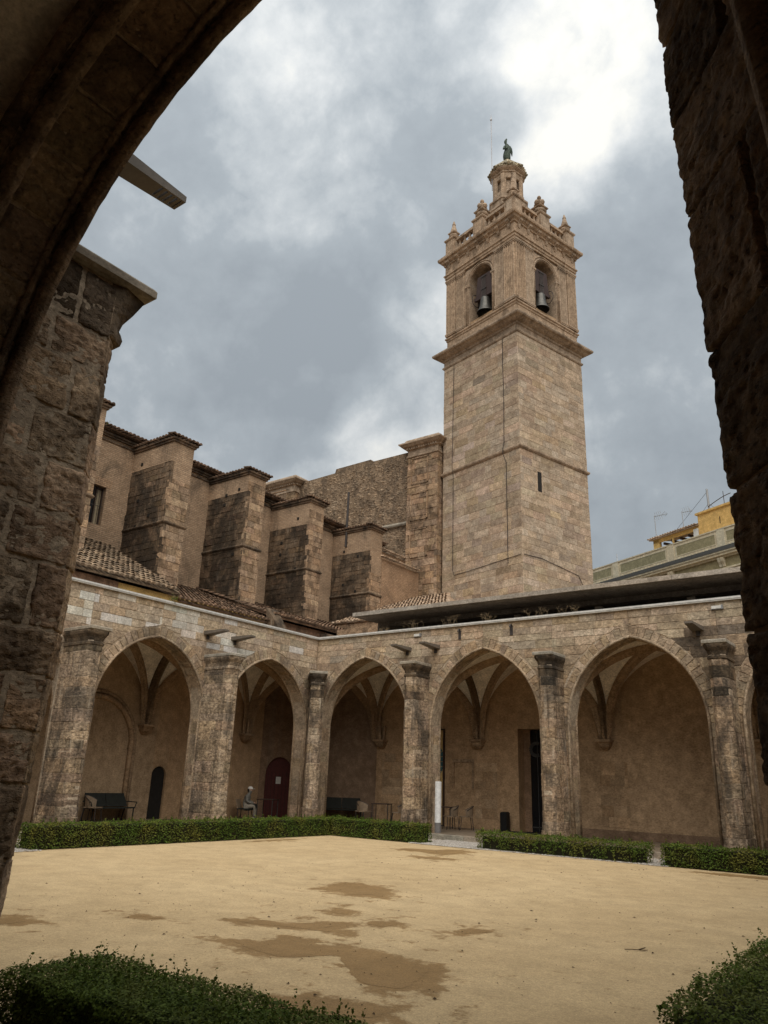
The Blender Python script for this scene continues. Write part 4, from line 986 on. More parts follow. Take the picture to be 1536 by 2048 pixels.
# rubble stones standing out of the wall
rs = MB()
for _ in range(2600):
    u, z = random.uniform(-17, -7.3), random.uniform(13, 22.5); s = random.uniform(.06, .17); b = len(rs.v)
    vs = [FT(u+s*math.cos(a)*random.uniform(.7, 1.2), 0, z+.6*s*math.sin(a)*random.uniform(.7, 1.2)) for a in (0, 1.1, 2.1, 3.2, 4.2, 5.2)]; ct = FT(u, -random.uniform(.02, .06), z)
    rs.v += vs+[ct]; rs.f += [(b+i, b+(i+1) % 6, b+6) for i in range(6)]
o = rs.build('rubble_stone', 'rubble', tr, fix=False); o['kind'] = 'stuff'
mb = MB(); mb.loft([[FT(-10.6, 0, z), FT(-7.2, 0, z), FT(-7.2, d, z), FT(-10.6, d, z)] for d, z in ((-.02, 17.55), (-.16, 17.62), (-.2, 17.72), (-.02, 17.9))]); mb.build('string_course', 'slab', tr)
def pier(u0, u1, ztop, d0):
    p = thing_part('pier', tr); mb = MB(); mb.box(u0+.03, u1-.03, d0+.04, .9, 8, ztop-.4, FT); mb.build('core', 'mortar', p)
    ashlar(PT, p, FT, u0, u1, 12.2, ztop-1.15, .42, (.5, 1.0), [], d0, d0+.3, 'church_stone', name='pier_stone', colf=lambda u, z: tuple(v*.95 for v in rnd_col(.15)), joff=.02)
    FT2 = lambda u, d, z: (u1-d, 16.3+d0+u, z)
    FT2b = lambda u, d, z: FT(u1-d, d0+u, z)
    ashlar(PT, p, FT2b, 0, .9-d0, 12.2, ztop-1.15, .42, (.4, .6), [], 0, .2, 'church_stone', name='pier_stone')
    for z in (15.2, 17.7, 20.2):          # sunk panels
        fr = MB(); a, b = u0+.32, u1-.75
        for q in ((a, a+.06, z, z+1.9), (b-.06, b, z, z+1.9), (a, b, z, z+.06), (a, b, z+1.84, z+1.9)): fr.box(q[0], q[1], d0-.05, d0+.02, q[2], q[3], FT)
        fr.build('panel_frame', 'church_stone', p)
    cn = MB(); rings = []
    for e, z in ((.0, ztop-1.15), (.06, ztop-1.12), (.06, ztop-1.0), (.0, ztop-.97), (.0, ztop-.62), (.1, ztop-.58), (.1, ztop-.5), (.3, ztop-.42), (.42, ztop-.3), (.48, ztop-.26), (.48, ztop-.17), (.2, ztop-.12), (.15, ztop+.05), (.1, ztop+.14)):
        rings.append([FT(u0-e, d0-e, z), FT(u1+e, d0-e, z), FT(u1+e, 1.2, z), FT(u0-e, 1.2, z)])
    cn.loft(rings); cn.build('cornice', 'tower_trim', p)
    dn = MB(); u = u0
    while u < u1: dn.box(u, u+.10, d0-.19, d0, ztop-.6, ztop-.46, FT); u += .19
    v = 0
    while v < .9-d0: dn.box(u1, u1+.19, d0+v, d0+v+.10, ztop-.6, ztop-.46, FT); v += .19
    dn.build('dentil', 'tower_trim', p)
pier(-7.15, -4.75, 23.35, -.35); pier(-20.2, -17.3, 22.95, -.5)
mb = MB(); mb.box(-8.3, -6.2, -.45, 1, 6, 14.6, FT); mb.build('broken_footing', 'rubble', tr)
PT.flush(280)
# ------------------------------------------------------------------ low ochre building and its tiled lean-to roofs
low = thing('side_building', 'low ochre and red plastered building with tiled lean-to roof between cloister and church', 'building', (-5, 0, 0))
mb = MB(); mb.box(-8.7, -3.72, -22, -6.9, 6.6, 8.22); mb.build('reddish_wall', 'redwall', low)
mb = MB(); mb.box(-8.7, -3.70, -6.9, .6, 6.6, 8.2); mb.build('ochre_wall', 'ochre', low)
mb = MB(); mb.box(-3.70, -3.2, -6.9, -1.0, 6.6, 7.55); mb.build('ochre_ledge', 'ochre', low)
mb = MB(); mb.box(-8.7, -3.74, .6, 11.5, 6.6, 8.3); mb.build('red_wall', 'redwall', low)
mb = MB(); mb.box(-3.74, -3.3, 4.3, 11, 6.6, 8.15); mb.build('red_wall', 'brick_dark', low)
def lean(y0, y1, xe, ze, Ls, mat, pit=.5):
    sl_ = Vector((-1, 0, pit)).normalized()
    mb = MB(); roof_plane(mb, (xe, y0, ze), (xe, y1, ze), sl_, Ls, .08); mb.build('roof', mat, low)
    mb = MB(); tile_rows(mb, (xe+.05, y0, ze+.02), (xe+.05, y1, ze+.02), sl_, Ls, step=.23, r=.095, seg=.40, jit=.02); o = mb.build('roof_tile', mat, low, fix=False); o['kind'] = 'stuff'
lean(-22, -4.3, -3.45, 8.32, 6.0, 'tile_pale'); lean(-4.2, .9, -3.45, 8.05, 6.2, 'tile', .37); lean(.9, 11.5, -3.45, 8.40, 6.0, 'tile', .33)
mb = MB(); tile_rows(mb, (-3.05, -6.9, 7.56), (-3.05, -1.0, 7.56), (-1, 0, .3), .6, step=.23, jit=.03); o = mb.build('ledge_tile', 'tile', low, fix=False); o['kind'] = 'stuff'
# stone water spout at the break of the eaves
mb = MB(); mb.hexa([(-3.5, .55, 7.6), (-2.7, .6, 7.55), (-3.5, 1.15, 7.6), (-2.7, 1.1, 7.55), (-3.6, .5, 8.7), (-3.2, .55, 8.25), (-3.6, 1.2, 8.7), (-3.2, 1.15, 8.25)]); mb.box(-3.3, -2.6, .65, 1.05, 7.3, 7.6); mb.build('water_spout', 'church_black', low)
GA = Arch(2.75, .5, 7.25, 7.85); mb = sweep_arch(lambda u, d, z: (-3.72-d, u, z), GA, circ(0, -.02, .05, 6), 6.9); mb.build('blocked_arch', 'rib', low)
# ------------------------------------------------------------------ building behind the canopy: tiled roof to the tower foot
hb = thing('north_building', 'low stone building with a steep tiled roof at the foot of the bell tower', 'building', (5, 8, 0))
mb = MB(); mb.box(-3.2, 22, 4.9, 12.5, 0, 8.4); mb.build('wall', 'church_stone', hb)
up = Vector((0, 1, .38)).normalized(); HX = 1.2; HY = 8.2
mb = MB(); mb.box(-6.0, 1.2, 7.9, 9, 8.0, 9.45); mb.build('wall', 'church_stone', hb)
mb = MB(); mb.add([(-6.04, 7.8, 9.42), (HX, 7.8, 9.42), (-3.95, 15.95, 12.52), (-6.04, 15.95, 12.52), (HX+.3, 15.9, 8.6)], [(0, 1, 2, 3), (1, 4, 2)]); mb.build('roof', 'tile_red', hb, fix=False)
mb = MB(); tile_rows(mb, (-6.0, 7.8, 9.44), (HX, 7.8, 9.44), up, 8.6, step=.22, r=.09, seg=.38, jit=.03, maxlen=lambda s, L: min(8.6, (L-s)*1.60*1.07)); o = mb.build('roof_tile', 'tile_red', hb, fix=False); o['kind'] = 'stuff'
mb = MB(); mb.box(1.2, 24, 2.3, 2.42, 6.8, 8.2); mb.build('clerestory', 'dark_void', hb)
# ------------------------------------------------------------------ flat concrete canopy
cn = thing('concrete_canopy', 'flat grey concrete canopy slab over the arcade wall', 'canopy', (10, 1, 7.7))
x = 1.70; xs = [1.7]
while x < 24: x += 3.05; xs.append(x)
for a, b in zip(xs[:-1], xs[1:]):
    mb = MB(); mb.hexa([(a+.006, -.02, 7.70), (b-.006, -.02, 7.70), (a+.006, 1.62, 7.74), (b-.006, 1.62, 7.74), (a+.006, -.02, 7.845), (b-.006, -.02, 7.845), (a+.006, 1.62, 7.93), (b-.006, 1.62, 7.93)]); mb.build('slab_panel', 'concrete', cn)
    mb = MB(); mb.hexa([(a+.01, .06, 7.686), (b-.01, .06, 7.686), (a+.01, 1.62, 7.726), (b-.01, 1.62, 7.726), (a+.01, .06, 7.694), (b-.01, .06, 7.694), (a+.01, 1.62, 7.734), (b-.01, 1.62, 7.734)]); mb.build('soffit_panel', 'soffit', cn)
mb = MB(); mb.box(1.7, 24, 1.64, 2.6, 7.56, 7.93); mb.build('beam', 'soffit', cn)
mb = MB()
for x in xs[1:-1]: mb.box(x-.12, x+.12, 1.9, 2.25, 6.6, 7.56)
mb.build('post', 'concrete', cn)

# ------------------------------------------------------------------ bell tower (built in its own axes: x along its right face, y along its left face)
TC = (1.796, 14.659, 0.0); TR = R(75.2)
tw = thing('bell_tower', 'tall square pinkish stone bell tower with fluted belfry, balustrade and lantern', 'bell tower', TC, TR)
TX, TY = 6.35, 6.6
FTR = lambda u, d, z: (u, d, z)       # right face (y = 0)
FTL = lambda u, d, z: (d, u, z)       # left face (x = 0)
PTW = Pieces(tw, local=True)
def ring(mb, prof, x0, x1, y0, y1):
    mb.loft([[(x0-e, y0-e, z), (x1+e, y0-e, z), (x1+e, y1+e, z), (x0-e, y1+e, z)] for e, z in prof])
mb = MB(); mb.box(.010, TX-.010, .010, TY-.010, 0, 29.4); 
cut = mb.build('shaft', 'tower', tw, local=True)
def tcol(u, z):
    k = random.uniform(.88, 1.12)
    if random.random() < .12: k *= random.uniform(.78, .9)
    return (k, k*random.uniform(.95, 1.01), k*random.uniform(.9, 1.02))
for F, L in ((FTR, TX), (FTL, TY)):
    for (z0, z1) in ((11.0, 20.45), (20.72, 28.35)):
        if F is FTR and z0 < 15:      # leave the slit window open
            ashlar(PTW, tw, F, 0, L, z0, 18.0, .42, (.5, 1.25), [], -.002, .2, 'tower', colf=tcol, joff=.006)
            ashlar(PTW, tw, F, 0, 1.35, 18.0, 19.55, .39, (.5, .9), [], -.002, .2, 'tower', colf=tcol, joff=.006)
            ashlar(PTW, tw, F, 2.0, L, 18.0, 19.55, .39, (.5, 1.2), [], -.002, .2, 'tower', colf=tcol, joff=.006)
            ashlar(PTW, tw, F, 0, L, 19.55, z1, .42, (.5, 1.25), [], -.002, .2, 'tower', colf=tcol, joff=.006)
        else: ashlar(PTW, tw, F, 0, L, z0, z1, .42, (.5, 1.25), [], -.002, .2, 'tower', colf=tcol, joff=.006)
PTW.flush(290)
sw = thing_part('slit_window', tw); WM[sw.name] = WM[tw.name]; sw.matrix_parent_inverse = Matrix.Identity(4)
mb = MB(); mb.box(1.5, 1.85, .0, .008, 18.1, 19.35); mb.build('opening', 'dark_void', sw, local=True)
mb = MB(); mb.hexa([(1.35, -.0, 18.0), (1.50, .007, 18.1), (1.35, .2, 18.0), (1.5, .2, 18.1), (1.35, 0, 19.55), (1.5, .007, 19.35), (1.35, .2, 19.55), (1.5, .2, 19.35)])
mb.hexa([(1.85, .007, 18.1), (2.0, 0, 18.0), (1.85, .2, 18.1), (2.0, .2, 18.0), (1.85, .007, 19.35), (2.0, 0, 19.55), (1.85, .2, 19.35), (2.0, .2, 19.55)]); mb.build('splay', 'tower', sw, local=True)
mb = MB(); ring(mb, [(-.01, 20.42), (.05, 20.45), (.12, 20.53), (.13, 20.62), (.06, 20.68), (-.01, 20.74)], 0, TX, 0, TY); mb.build('string_course', 'tower_trim', tw, local=True)
mb = MB(); ring(mb, [(-.01, 28.30), (.06, 28.34), (.10, 28.42), (.08, 28.48), (.0, 28.52), (.0, 28.85), (.08, 28.9), (.10, 29.0), (.28, 29.08), (.42, 29.2), (.55, 29.24), (.60, 29.32), (.60, 29.42), (.48, 29.47), (.05, 29.6), (-.1, 29.62)], 0, TX, 0, TY); mb.build('cornice', 'tower_trim', tw, local=True)
# belfry: pedestal course, walls with arched openings, fluted pilasters
bx0, bx1, by0, by1 = .14, TX-.14, .14, TY-.14
mb = MB(); ring(mb, [(.04, 29.6), (.04, 29.72), (0, 29.76), (0, 30.45), (.05, 30.5), (.05, 30.6), (.12, 30.66), (.12, 30.76), (.02, 30.84), (-.6, 30.85)], bx0, bx1, by0, by1); mb.build('pedestal_course', 'tower_trim', tw, local=True)
def belfry_wall(F, a0, a1, cen, half, zs, d0, name):
    """wall with round arched opening"""
    mb = MB(); z0, z1 = 30.8, 35.45
    mb.box(a0, cen-half, d0, d0+.85, z0, z1, F); mb.box(cen+half, a1, d0, d0+.85, z0, z1, F); n = 16
    for i in range(n):
        t0, t1 = math.pi*i/n, math.pi*(i+1)/n; p, q = cen-half*math.cos(t0), cen-half*math.cos(t1); y0, y1 = zs+half*math.sin(t0), zs+half*math.sin(t1)
        mb.hexa([F(p, d0, y0), F(q, d0, y1), F(p, d0+.85, y0), F(q, d0+.85, y1), F(p, d0, z1), F(q, d0, z1), F(p, d0+.85, z1), F(q, d0+.85, z1)])
    mb.build('belfry_wall', 'tower_trim', tw, local=True)
    am = MB()      # archivolt, impost bands, plain sill block
    for (w_, r_) in ((.10, .06), (.27, .05)):
        path = [(cen-half-w_, 30.9)]+[(cen-(half+w_)*math.cos(math.pi*i/20), zs+(half+w_)*math.sin(math.pi*i/20)) for i in range(21)]+[(cen+half+w_, 30.9)]
        am.tube([F(p, d0-.01, z) for p, z in path], r_, 6)
    am.build('archivolt', 'tower_trim', tw, local=True, smooth=True)
    im = MB()
    for s in (-1, 1): u = cen+s*(half+.16); im.box(u-.2, u+.2, d0-.09, d0+.1, zs-.12, zs+.02, F); im.box(u-.17, u+.17, d0-.05, d0+.1, zs-.2, zs-.12, F)
    im.build('impost', 'tower_trim', tw, local=True)
    sb = MB(); sb.box(cen-half+.01, cen+half-.01, d0+.1, d0+.3, 30.84, 31.12, F); sb.build('sill', 'plaster', tw, local=True)
    for (p0, p1, off) in ((a0+.0, a0+.88, .0), (a0+.98, a0+1.72, .05), (a1-1.72, a1-.98, .05), (a1-.88, a1, .0)):
        pz = MB(); n = 5; wd = (p1-p0); dd = d0-.13+off; poly = []
        for k in range(n):      # fluted front in plan
            x = p0+.06+(wd-.12)*k/n; s = (wd-.12)/n
            for t in range(5):
                ang = math.pi*t/4; poly.append((x+s*.16+s*.68*t/4, dd+.10*math.sin(ang)))
        plan = [(p0, d0+.02), (p0, dd)]+poly+[(p1, dd), (p1, d0+.02)]
        pz.prism(plan, 31.05, 35.12, lambda p, q, a: F(p, q, a)); pz.build('pilaster', 'flute_stone', tw, local=True)
        cb = MB(); cb.box(p0-.03, p1+.03, dd-.03, d0+.02, 30.84, 30.93, F); cb.box(p0-.05, p1+.05, dd-.05, d0+.02, 30.93, 31.05, F); cb.build('pilaster_base', 'tower_trim', tw, local=True)
        cb = MB()
        for e, za, zb in ((.015, 35.12, 35.16), (.04, 35.2, 35.3), (.07, 35.3, 35.42)): cb.box(p0-e, p1+e, dd-e, d0+.02, za, zb, F)
        cb.box(p0, p1, dd, d0+.02, 35.16, 35.2, F)
        cb.build('pilaster_capital', 'tower_trim', tw, local=True)
belfry_wall(FTR, bx0, bx1, 3.13, 1.05, 34.0, by0, 'r'); belfry_wall(FTL, by0, by1, 3.25, 1.05, 34.0, bx0, 'l')
mb = MB(); mb.box(bx1-.85, bx1, by0, by1, 30.8, 35.45); mb.box(bx0, bx1, by1-.85, by1, 30.8, 35.45); mb.box(bx0, bx1, by0, by1, 35.3, 35.44); mb.build('belfry_wall', 'tower_trim', tw, local=True)
mb = MB(); ring(mb, [(.10, 35.44), (.10, 35.6), (.15, 35.62), (.15, 35.8), (.22, 35.84), (.22, 35.93), (.12, 35.96), (.12, 36.66), (.20, 36.7), (.2, 36.8), (.34, 36.92), (.40, 37.06), (.50, 37.1), (.53, 37.2), (.53, 37.32), (.42, 37.4), (.1, 37.46)], bx0, bx1, by0, by1); mb.build('entablature', 'tower_trim', tw, local=True)
for F, a0, a1, d in ((FTR, bx0, bx1, by0), (FTL, by0, by1, bx0)):
    for k in range(7):
        u = a0+.30+(a1-a0-.6)*k/6; mb = MB(); mb.loft([[F(u-w_, d-.12, z), F(u+w_, d-.12, z), F(u+w_, d-.12-e, z), F(u-w_, d-.12-e, z)] for w_, e, z in ((.08, .04, 36.35), (.10, .10, 36.5), (.12, .12, 36.66), (.12, .30, 36.8), (.12, .32, 36.92))]); mb.build('bracket', 'tower_trim', tw, local=True)
# balustrade
tx0, tx1, ty0, ty1 = .02, TX-.02, .02, TY-.02
mb = MB(); mb.box(tx0+.05, tx1-.05, ty0+.05, ty1-.05, 37.4, 37.66); mb.build('terrace', 'tower_trim', tw, local=True)
def pedestal(x, y, s=.42, h=38.98, fin='obelisk'):
    mb = MB(); ring(mb, [(.05, 37.4), (.05, 37.55), (0, 37.58), (0, h-.18), (.05, h-.15), (.09, h-.08), (.09, h), (.03, h+.02)], x-s, x+s, y-s, y+s); mb.build('pedestal', 'tower_trim', tw, local=True)
    fr = MB()
    for q in ((x-s*.62, x+s*.62, y-s-.015, y-s+.01), (x-s-.015, x-s+.01, y-s*.62, y+s*.62)): fr.box(*q, 37.8, h-.35)
    fr.build('panel', 'flute_stone', tw, local=True)
    f = MB(); b = h+.02
    if fin == 'obelisk':
        f.lathe([(.16, b), (.20, b+.08), (.34, b+.22), (.38, b+.34), (.30, b+.46), (.22, b+.5)], (x, y), 12); ring(f, [(.0, b+.5), (.06, b+.56), (.06, b+.64), (0, b+.66)], x-.26, x+.26, y-.26, y+.26)
        f.lathe([(.24, b+.66), (.27, b+.74), (.17, b+1.12), (.12, b+1.32), (.14, b+1.40), (.10, b+1.5), (.03, b+1.72)], (x, y), 10)
    else:
        f.lathe([(.2, b), (.26, b+.1), (.46, b+.28), (.5, b+.38), (.40, b+.52), (.28, b+.56)], (x, y), 12); ring(f, [(.0, b+.56), (.10, b+.62), (.12, b+.7), (0, b+.74)], x-.32, x+.32, y-.32, y+.32)
        ring(f, [(0, b+.74), (.0, b+1.3), (-.1, b+1.36)], x-.22, x+.22, y-.22, y+.22)
        for (ox, oy) in ((.24, 0), (-.24, 0), (0, .24), (0, -.24)): f.lathe([(.02, b+.90), (.14, b+.96), (.2, b+1.1), (.14, b+1.26), (.02, b+1.32)], (x+ox, y+oy), 10)
        f.lathe([(.10, b+1.34), (.07, b+1.44), (.13, b+1.54), (.15, b+1.62), (.10, b+1.74), (.02, b+1.8)], (x, y), 10)
    f.build('finial', 'tower_trim', tw, local=True, smooth=False)
mxx, mxy = (tx0+tx1)/2, (ty0+ty1)/2
for (x, y) in ((tx0+.42, ty0+.42), (tx1-.42, ty0+.42), (tx0+.42, ty1-.42), (tx1-.42, ty1-.42)): pedestal(x, y)
for (x, y) in ((mxx, ty0+.42), (tx0+.42, mxy), (mxx, ty1-.42), (tx1-.42, mxy)): pedestal(x, y, .46, 39.0, 'balls')
rl = MB(); 
for F, L, d in ((FTR, tx1, ty0+.42), (FTL, ty1, tx0+.42)):
    rl.box(.5, L-.5, d-.2, d+.2, 38.68, 38.88, F); rl.box(.5, L-.5, d-.17, d+.17, 37.66, 37.84, F)
for q in ((.5, tx1-.5, ty1-.6, ty1-.22), (tx1-.6, tx1-.22, .5, ty1-.5)): rl.box(*q, 38.68, 38.88); rl.box(*q, 37.66, 37.84)
rl.build('balustrade_rail', 'tower_trim', tw, local=True)
bal = MB(); bal.lathe([(.11, 0), (.11, .09), (.07, .13), (.14, .32), (.14, .40), (.07, .62), (.075, .68), (.11, .75), (.11, .85)], (0, 0), 8); bme = bal.mesh('baluster'); bme.materials.append(M['tower_trim'])
for side in range(4):
    for h_ in (0, 1):
        L = (tx1 if side % 2 == 0 else ty1); half_ = (L-.84*2-.88)/2
        for k in range(4):
            s = .84+.02+h_*(half_+.88)+half_*(k+.5)/4
            x, y = ((s, ty0+.42), (tx0+.42, s), (s, ty1-.42), (tx1-.42, s))[side]
            link('baluster', bme, None, tw, True, Matrix.Translation((x, y, 37.84)))
# lantern: stepped base, octagonal drum, eaves, tiled dome
mb = MB(); ring(mb, [(0, 37.5), (0, 39.7), (.08, 39.76), (.08, 39.9), (-.1, 40.0), (-.3, 40.1), (-.3, 40.6), (-.22, 40.66), (-.22, 40.78), (-.45, 40.9)], mxx-1.75, mxx+1.75, mxy-1.75, mxy+1.75); mb.build('lantern_base', 'tower_trim', tw, local=True)
p8 = math.pi/8
mb = MB(); mb.lathe([(1.42, 40.7), (1.42, 41.4), (1.5, 41.46), (1.5, 41.6), (1.3, 41.7), (1.22, 41.72), (1.22, 42.1)], (mxx, mxy), 8, p8); mb.build('drum_base', 'tower_trim', tw, local=True)
mb = MB()
for k in range(8):
    for s in (-1, 1):
        a = math.pi/4*k+s*.30; pass
    a0 = p8+math.pi/4*k; c0 = Vector((mxx+1.06*math.cos(a0), mxy+1.06*math.sin(a0))); 
    ang = a0; t = Vector((-math.sin(ang), math.cos(ang))); n_ = Vector((math.cos(ang), math.sin(ang)))
    P_ = [c0-t*.20-n_*.16, c0+t*.20-n_*.16, c0+t*.14+n_*.06, c0-t*.14+n_*.06]
    mb.loft([[(p.x, p.y, z) for p in P_] for z in (42.05, 43.95)])
mb.build('lantern_pier', 'tower_trim', tw, local=True)
mb = MB(); mb.lathe([(1.06, 42.05), (1.06, 42.5), (1.0, 42.52), (.4, 42.53)], (mxx, mxy), 8, p8); mb.lathe([(.4, 43.52), (1.02, 43.55), (1.06, 43.6), (1.06, 44.0), (1.14, 44.06), (1.14, 44.16), (1.26, 44.26), (1.34, 44.34), (1.34, 44.44), (1.2, 44.5)], (mxx, mxy), 8, p8); mb.lathe([(.84, 42.4), (.84, 43.7)], (mxx, mxy), 8, p8); mb.build('drum', 'tower_trim', tw, local=True)
mb = MB(); mb.lathe([(1.38, 44.44), (1.38, 44.5), (1.1, 44.78), (.75, 45.18), (.42, 45.6), (.2, 45.9), (.2, 46.05)], (mxx, mxy), 8, p8); mb.build('dome', 'tile_glazed', tw, local=True)
mb = MB()
for k in range(32):
    a = 2*math.pi*k/32; ra = 1.42/ (math.cos(((a-p8+math.pi/8) % (math.pi/4))-math.pi/8))*math.cos(math.pi/8) if True else 1.4
    prof = [(1.0, 44.50), (.80, 44.80), (.55, 45.20), (.31, 45.62), (.16, 45.88)] if k % 2 == 0 else [(1.0, 44.48), (.80, 44.78), (.55, 45.18), (.40, 45.45)]
    mb.tube([(mxx+ra*s*math.cos(a), mxy+ra*s*math.sin(a), z+.02) for s, z in prof], [.12, .11, .095, .075, .06][:len(prof)], 6)
o = mb.build('dome_tile', 'tile_glazed', tw, local=True, fix=False); o['kind'] = 'stuff'
# lightning rod, cables
mb = MB(); mb.tube([(mxx-.9, mxy+.72, 43.2), (mxx-.92, mxy+.72, 50.0)], .035, 6); mb.lathe([(.07, 49.85), (.09, 49.95), (.04, 50.1), (.005, 50.45)], (mxx-.92, mxy+.72), 6); mb.build('lightning_rod', 'rod_white', tw, local=True)
mb = MB()
def cable(pts, r=.016): mb.tube(pts, r, 4)
cable([(-.03, 1.2, 28.3)]+[(-.03, 1.2+.02*math.sin(k), 28.3-k*.9) for k in range(1, 9)]+[(-.16, 1.22, 20.7), (-.16, 1.22, 20.4), (-.03, 1.08, 19.8), (-.03, 1.08, 14.3), (-.03, 1.08, 13.6)], .019)
cable([(-.03, 5.6, 28.3), (-.15, 5.6, 20.65), (-.03, 5.62, 20.3), (-.03, 5.62, 14.0), (-.03, 5.5, 13.7), (-.03, 4.4, 13.72), (-.03, .1, 13.95)], .017)
cable([(.1, -.03, 13.95), (1.6, -.03, 14.0), (4.9, -.03, 13.6), (5.6, -.03, 12.6)], .017); mb.build('cable', 'iron', tw, local=True)
mb = MB(); mb.box(1.2, 1.3, 1.2, 5.4, 30.85, 35.3); mb.box(1.2, 5.2, 1.2, 1.3, 30.85, 35.3); mb.build('belfry_shade_sheet', 'belfry_shade', tw, local=True)  # dark sheets added behind the bells, painting the chamber as shaded
# ---- bells hang in the openings: things of their own
def bell(label, F, cen, d, rz=0):
    T = WM[tw.name]; W_ = lambda u, dd, z: tuple(T @ Vector(F(u, dd, z)))
    b = thing('bell', label, 'bell', W_(cen, d, 31.58), 0, 'bells hung in the belfry openings')
    mb = MB(); prof = [(.58, 31.33), (.57, 31.38), (.49, 31.5), (.39, 31.78), (.34, 32.14), (.32, 32.41), (.25, 32.52), (.08, 32.56)]
    n = 20; rings = [[W_(cen+r*math.cos(2*math.pi*k/n), d+r*math.sin(2*math.pi*k/n), z) for k in range(n)] for r, z in prof]; mb.loft(rings, cap=False); mb.build('bell_body', 'bell_metal', b, smooth=True)
    mb = MB(); mb.tube([W_(cen, d, 32.38), W_(cen, d, 31.48)], [.03, .07], 6); mb.build('clapper', 'iron', b)
    mb = MB(); mb.hexa([W_(cen-.80, d-.11, 32.56), W_(cen+.80, d-.11, 32.56), W_(cen-.80, d+.11, 32.56), W_(cen+.80, d+.11, 32.56), W_(cen-.58, d-.13, 34.3), W_(cen+.58, d-.13, 34.3), W_(cen-.58, d+.13, 34.3), W_(cen+.58, d+.13, 34.3)])
    mb.box(cen-.95, cen+.95, d-.1, d+.1, 32.63, 32.83, W_); mb.build('yoke', 'yoke', b)
    mb = MB()
    for k in range(4): u = cen-.15+k*.1; mb.tube([W_(u, d-.16, 32.58), W_(u, d-.16, 34.18)], .018, 5)
    mb.box(cen-.24, cen+.24, d-.19, d-.14, 33.13, 33.20, W_); mb.box(cen-.24, cen+.24, d-.19, d-.14, 34.10, 34.17, W_); mb.build('strap', 'iron', b)
    mb = MB(); n = 18; mb.tube([W_(cen+.78, d+.35*math.cos(2*math.pi*k/n)-.1, 32.58+.45*math.sin(2*math.pi*k/n)) for k in range(n+1)], .025, 5); mb.build('wheel', 'iron', b)
    return b
bell('bronze bell with dark yoke in the belfry arch above the cabled tower face', FTL, 3.05, .40)
bell('bronze bell with dark yoke in the belfry arch above the slit window face', FTR, 2.85, .40)
# ---- statue on the dome
T = WM[tw.name]; sp = T @ Vector((mxx, mxy, 46.0))
st = thing('statue', 'green bronze statue of a draped figure on the tiled tower dome', 'statue', sp)
fx = np.array([math.cos(YAW), math.sin(YAW), 0])
def SPt(a, b, z): return (sp.x+fx[0]*a-fx[1]*b, sp.y+fx[1]*a+fx[0]*b, z)
mb = MB(); rings = []; n = 16
for (z, rx, ry, ox) in ((46.0, .20, .2, 0), (46.1, .24, .22, -.01), (46.35, .27, .25, -.01), (46.6, .28, .25, -.0), (46.85, .26, .24, .03), (47.05, .23, .2, .06), (47.25, .22, .18, .06), (47.42, .17, .15, .03), (47.54, .11, .11, -.02), (47.62, .08, .08, -.07), (47.7, .10, .11, -.09), (47.82, .11, .12, -.10), (47.93, .09, .10, -.08), (48.05, .07, .07, -.03), (48.12, .02, .03, .0)):
    ring_ = []
    for k in range(n):
        a = 2*math.pi*k/n; fold = 1+(.12*math.sin(5*a+z*2)+.07*math.sin(9*a-z*4))*(1 if z < 47.3 else .3); ring_.append(SPt(ox+rx*fold*math.cos(a), ry*fold*math.sin(a), z))
    rings.append(ring_)
mb.loft(rings); mb.build('draped_figure', 'bronze', st, smooth=True)
mb = MB(); mb.tube([SPt(.2, -.05, 47.3), SPt(.30, -.1, 47.0), SPt(.33, -.12, 46.7), SPt(.36, -.05, 46.4)], [.08, .085, .08, .03], 8); mb.tube([SPt(-.18, -.08, 47.3), SPt(-.28, -.14, 47.0), SPt(-.12, -.26, 46.9), SPt(.02, -.28, 47.02)], [.08, .07, .06, .05], 8); mb.build('arm', 'bronze', st, smooth=True)

# ------------------------------------------------------------------ town building behind the canopy
NA = R(62.6); NP = (-4.796, 42.312, 0)
nb_ = thing('town_building', 'cream and olive painted building with panelled parapet beyond the canopy', 'building', NP, math.atan2(-math.cos(NA), math.sin(NA)))
# local x runs towards the right along the facade; local -y faces the courtyard
FNB = lambda u, d, z: (u, d, z)
zl = lambda u: 20.62-.026*u
mb = MB(); mb.box(-8, 24, .05, 9, 0, 19.0, FNB); mb.build('wall', 'cream', nb_, local=True)
mb = MB(); mb.box(-8, 24, .0, .35, 19.0, 20.42, FNB); mb.box(-8, 24, -.05, .40, 20.36, 20.46, FNB); mb.build('parapet', 'cream', nb_, local=True)
for (a, b) in ((-7.2, -3.9), (-3.0, 2.19), (3.33, 8.5), (9.66, 13.44), (14.5, 19)):
    fr = MB(); z0, z1 = 19.36, 20.10
    for q in ((a-.07, a, z0-.07, z1+.07), (b, b+.07, z0-.07, z1+.07), (a, b, z0-.07, z0), (a, b, z1, z1+.07)): fr.box(q[0], q[1], -.025, .02, q[2], q[3], FNB)
    fr.build('panel_frame', 'cream', nb_, local=True)
    pn = MB(); pn.box(a, b, -.006, .02, z0, z1, FNB); pn.build('panel', 'olive', nb_, local=True)
    dn = MB(); u = a+.1
    while u < b: dn.box(u, u+.17, -.10, .02, 18.98, 19.14, FNB); u += .34
    dn.build('dentil', 'cream', nb_, local=True)
for u in (2.75, 9.08, 14.0):
    pl2 = MB(); pl2.box(u-.36, u+.36, -.05, .1, 19.0, 20.42, FNB); pl2.build('pilaster', 'cream', nb_, local=True)
mb = MB(); mb.box(-8, 24, -.42, .1, 18.62, 18.92, FNB); mb.build('gutter', 'gutter', nb_, local=True)
mb = MB()
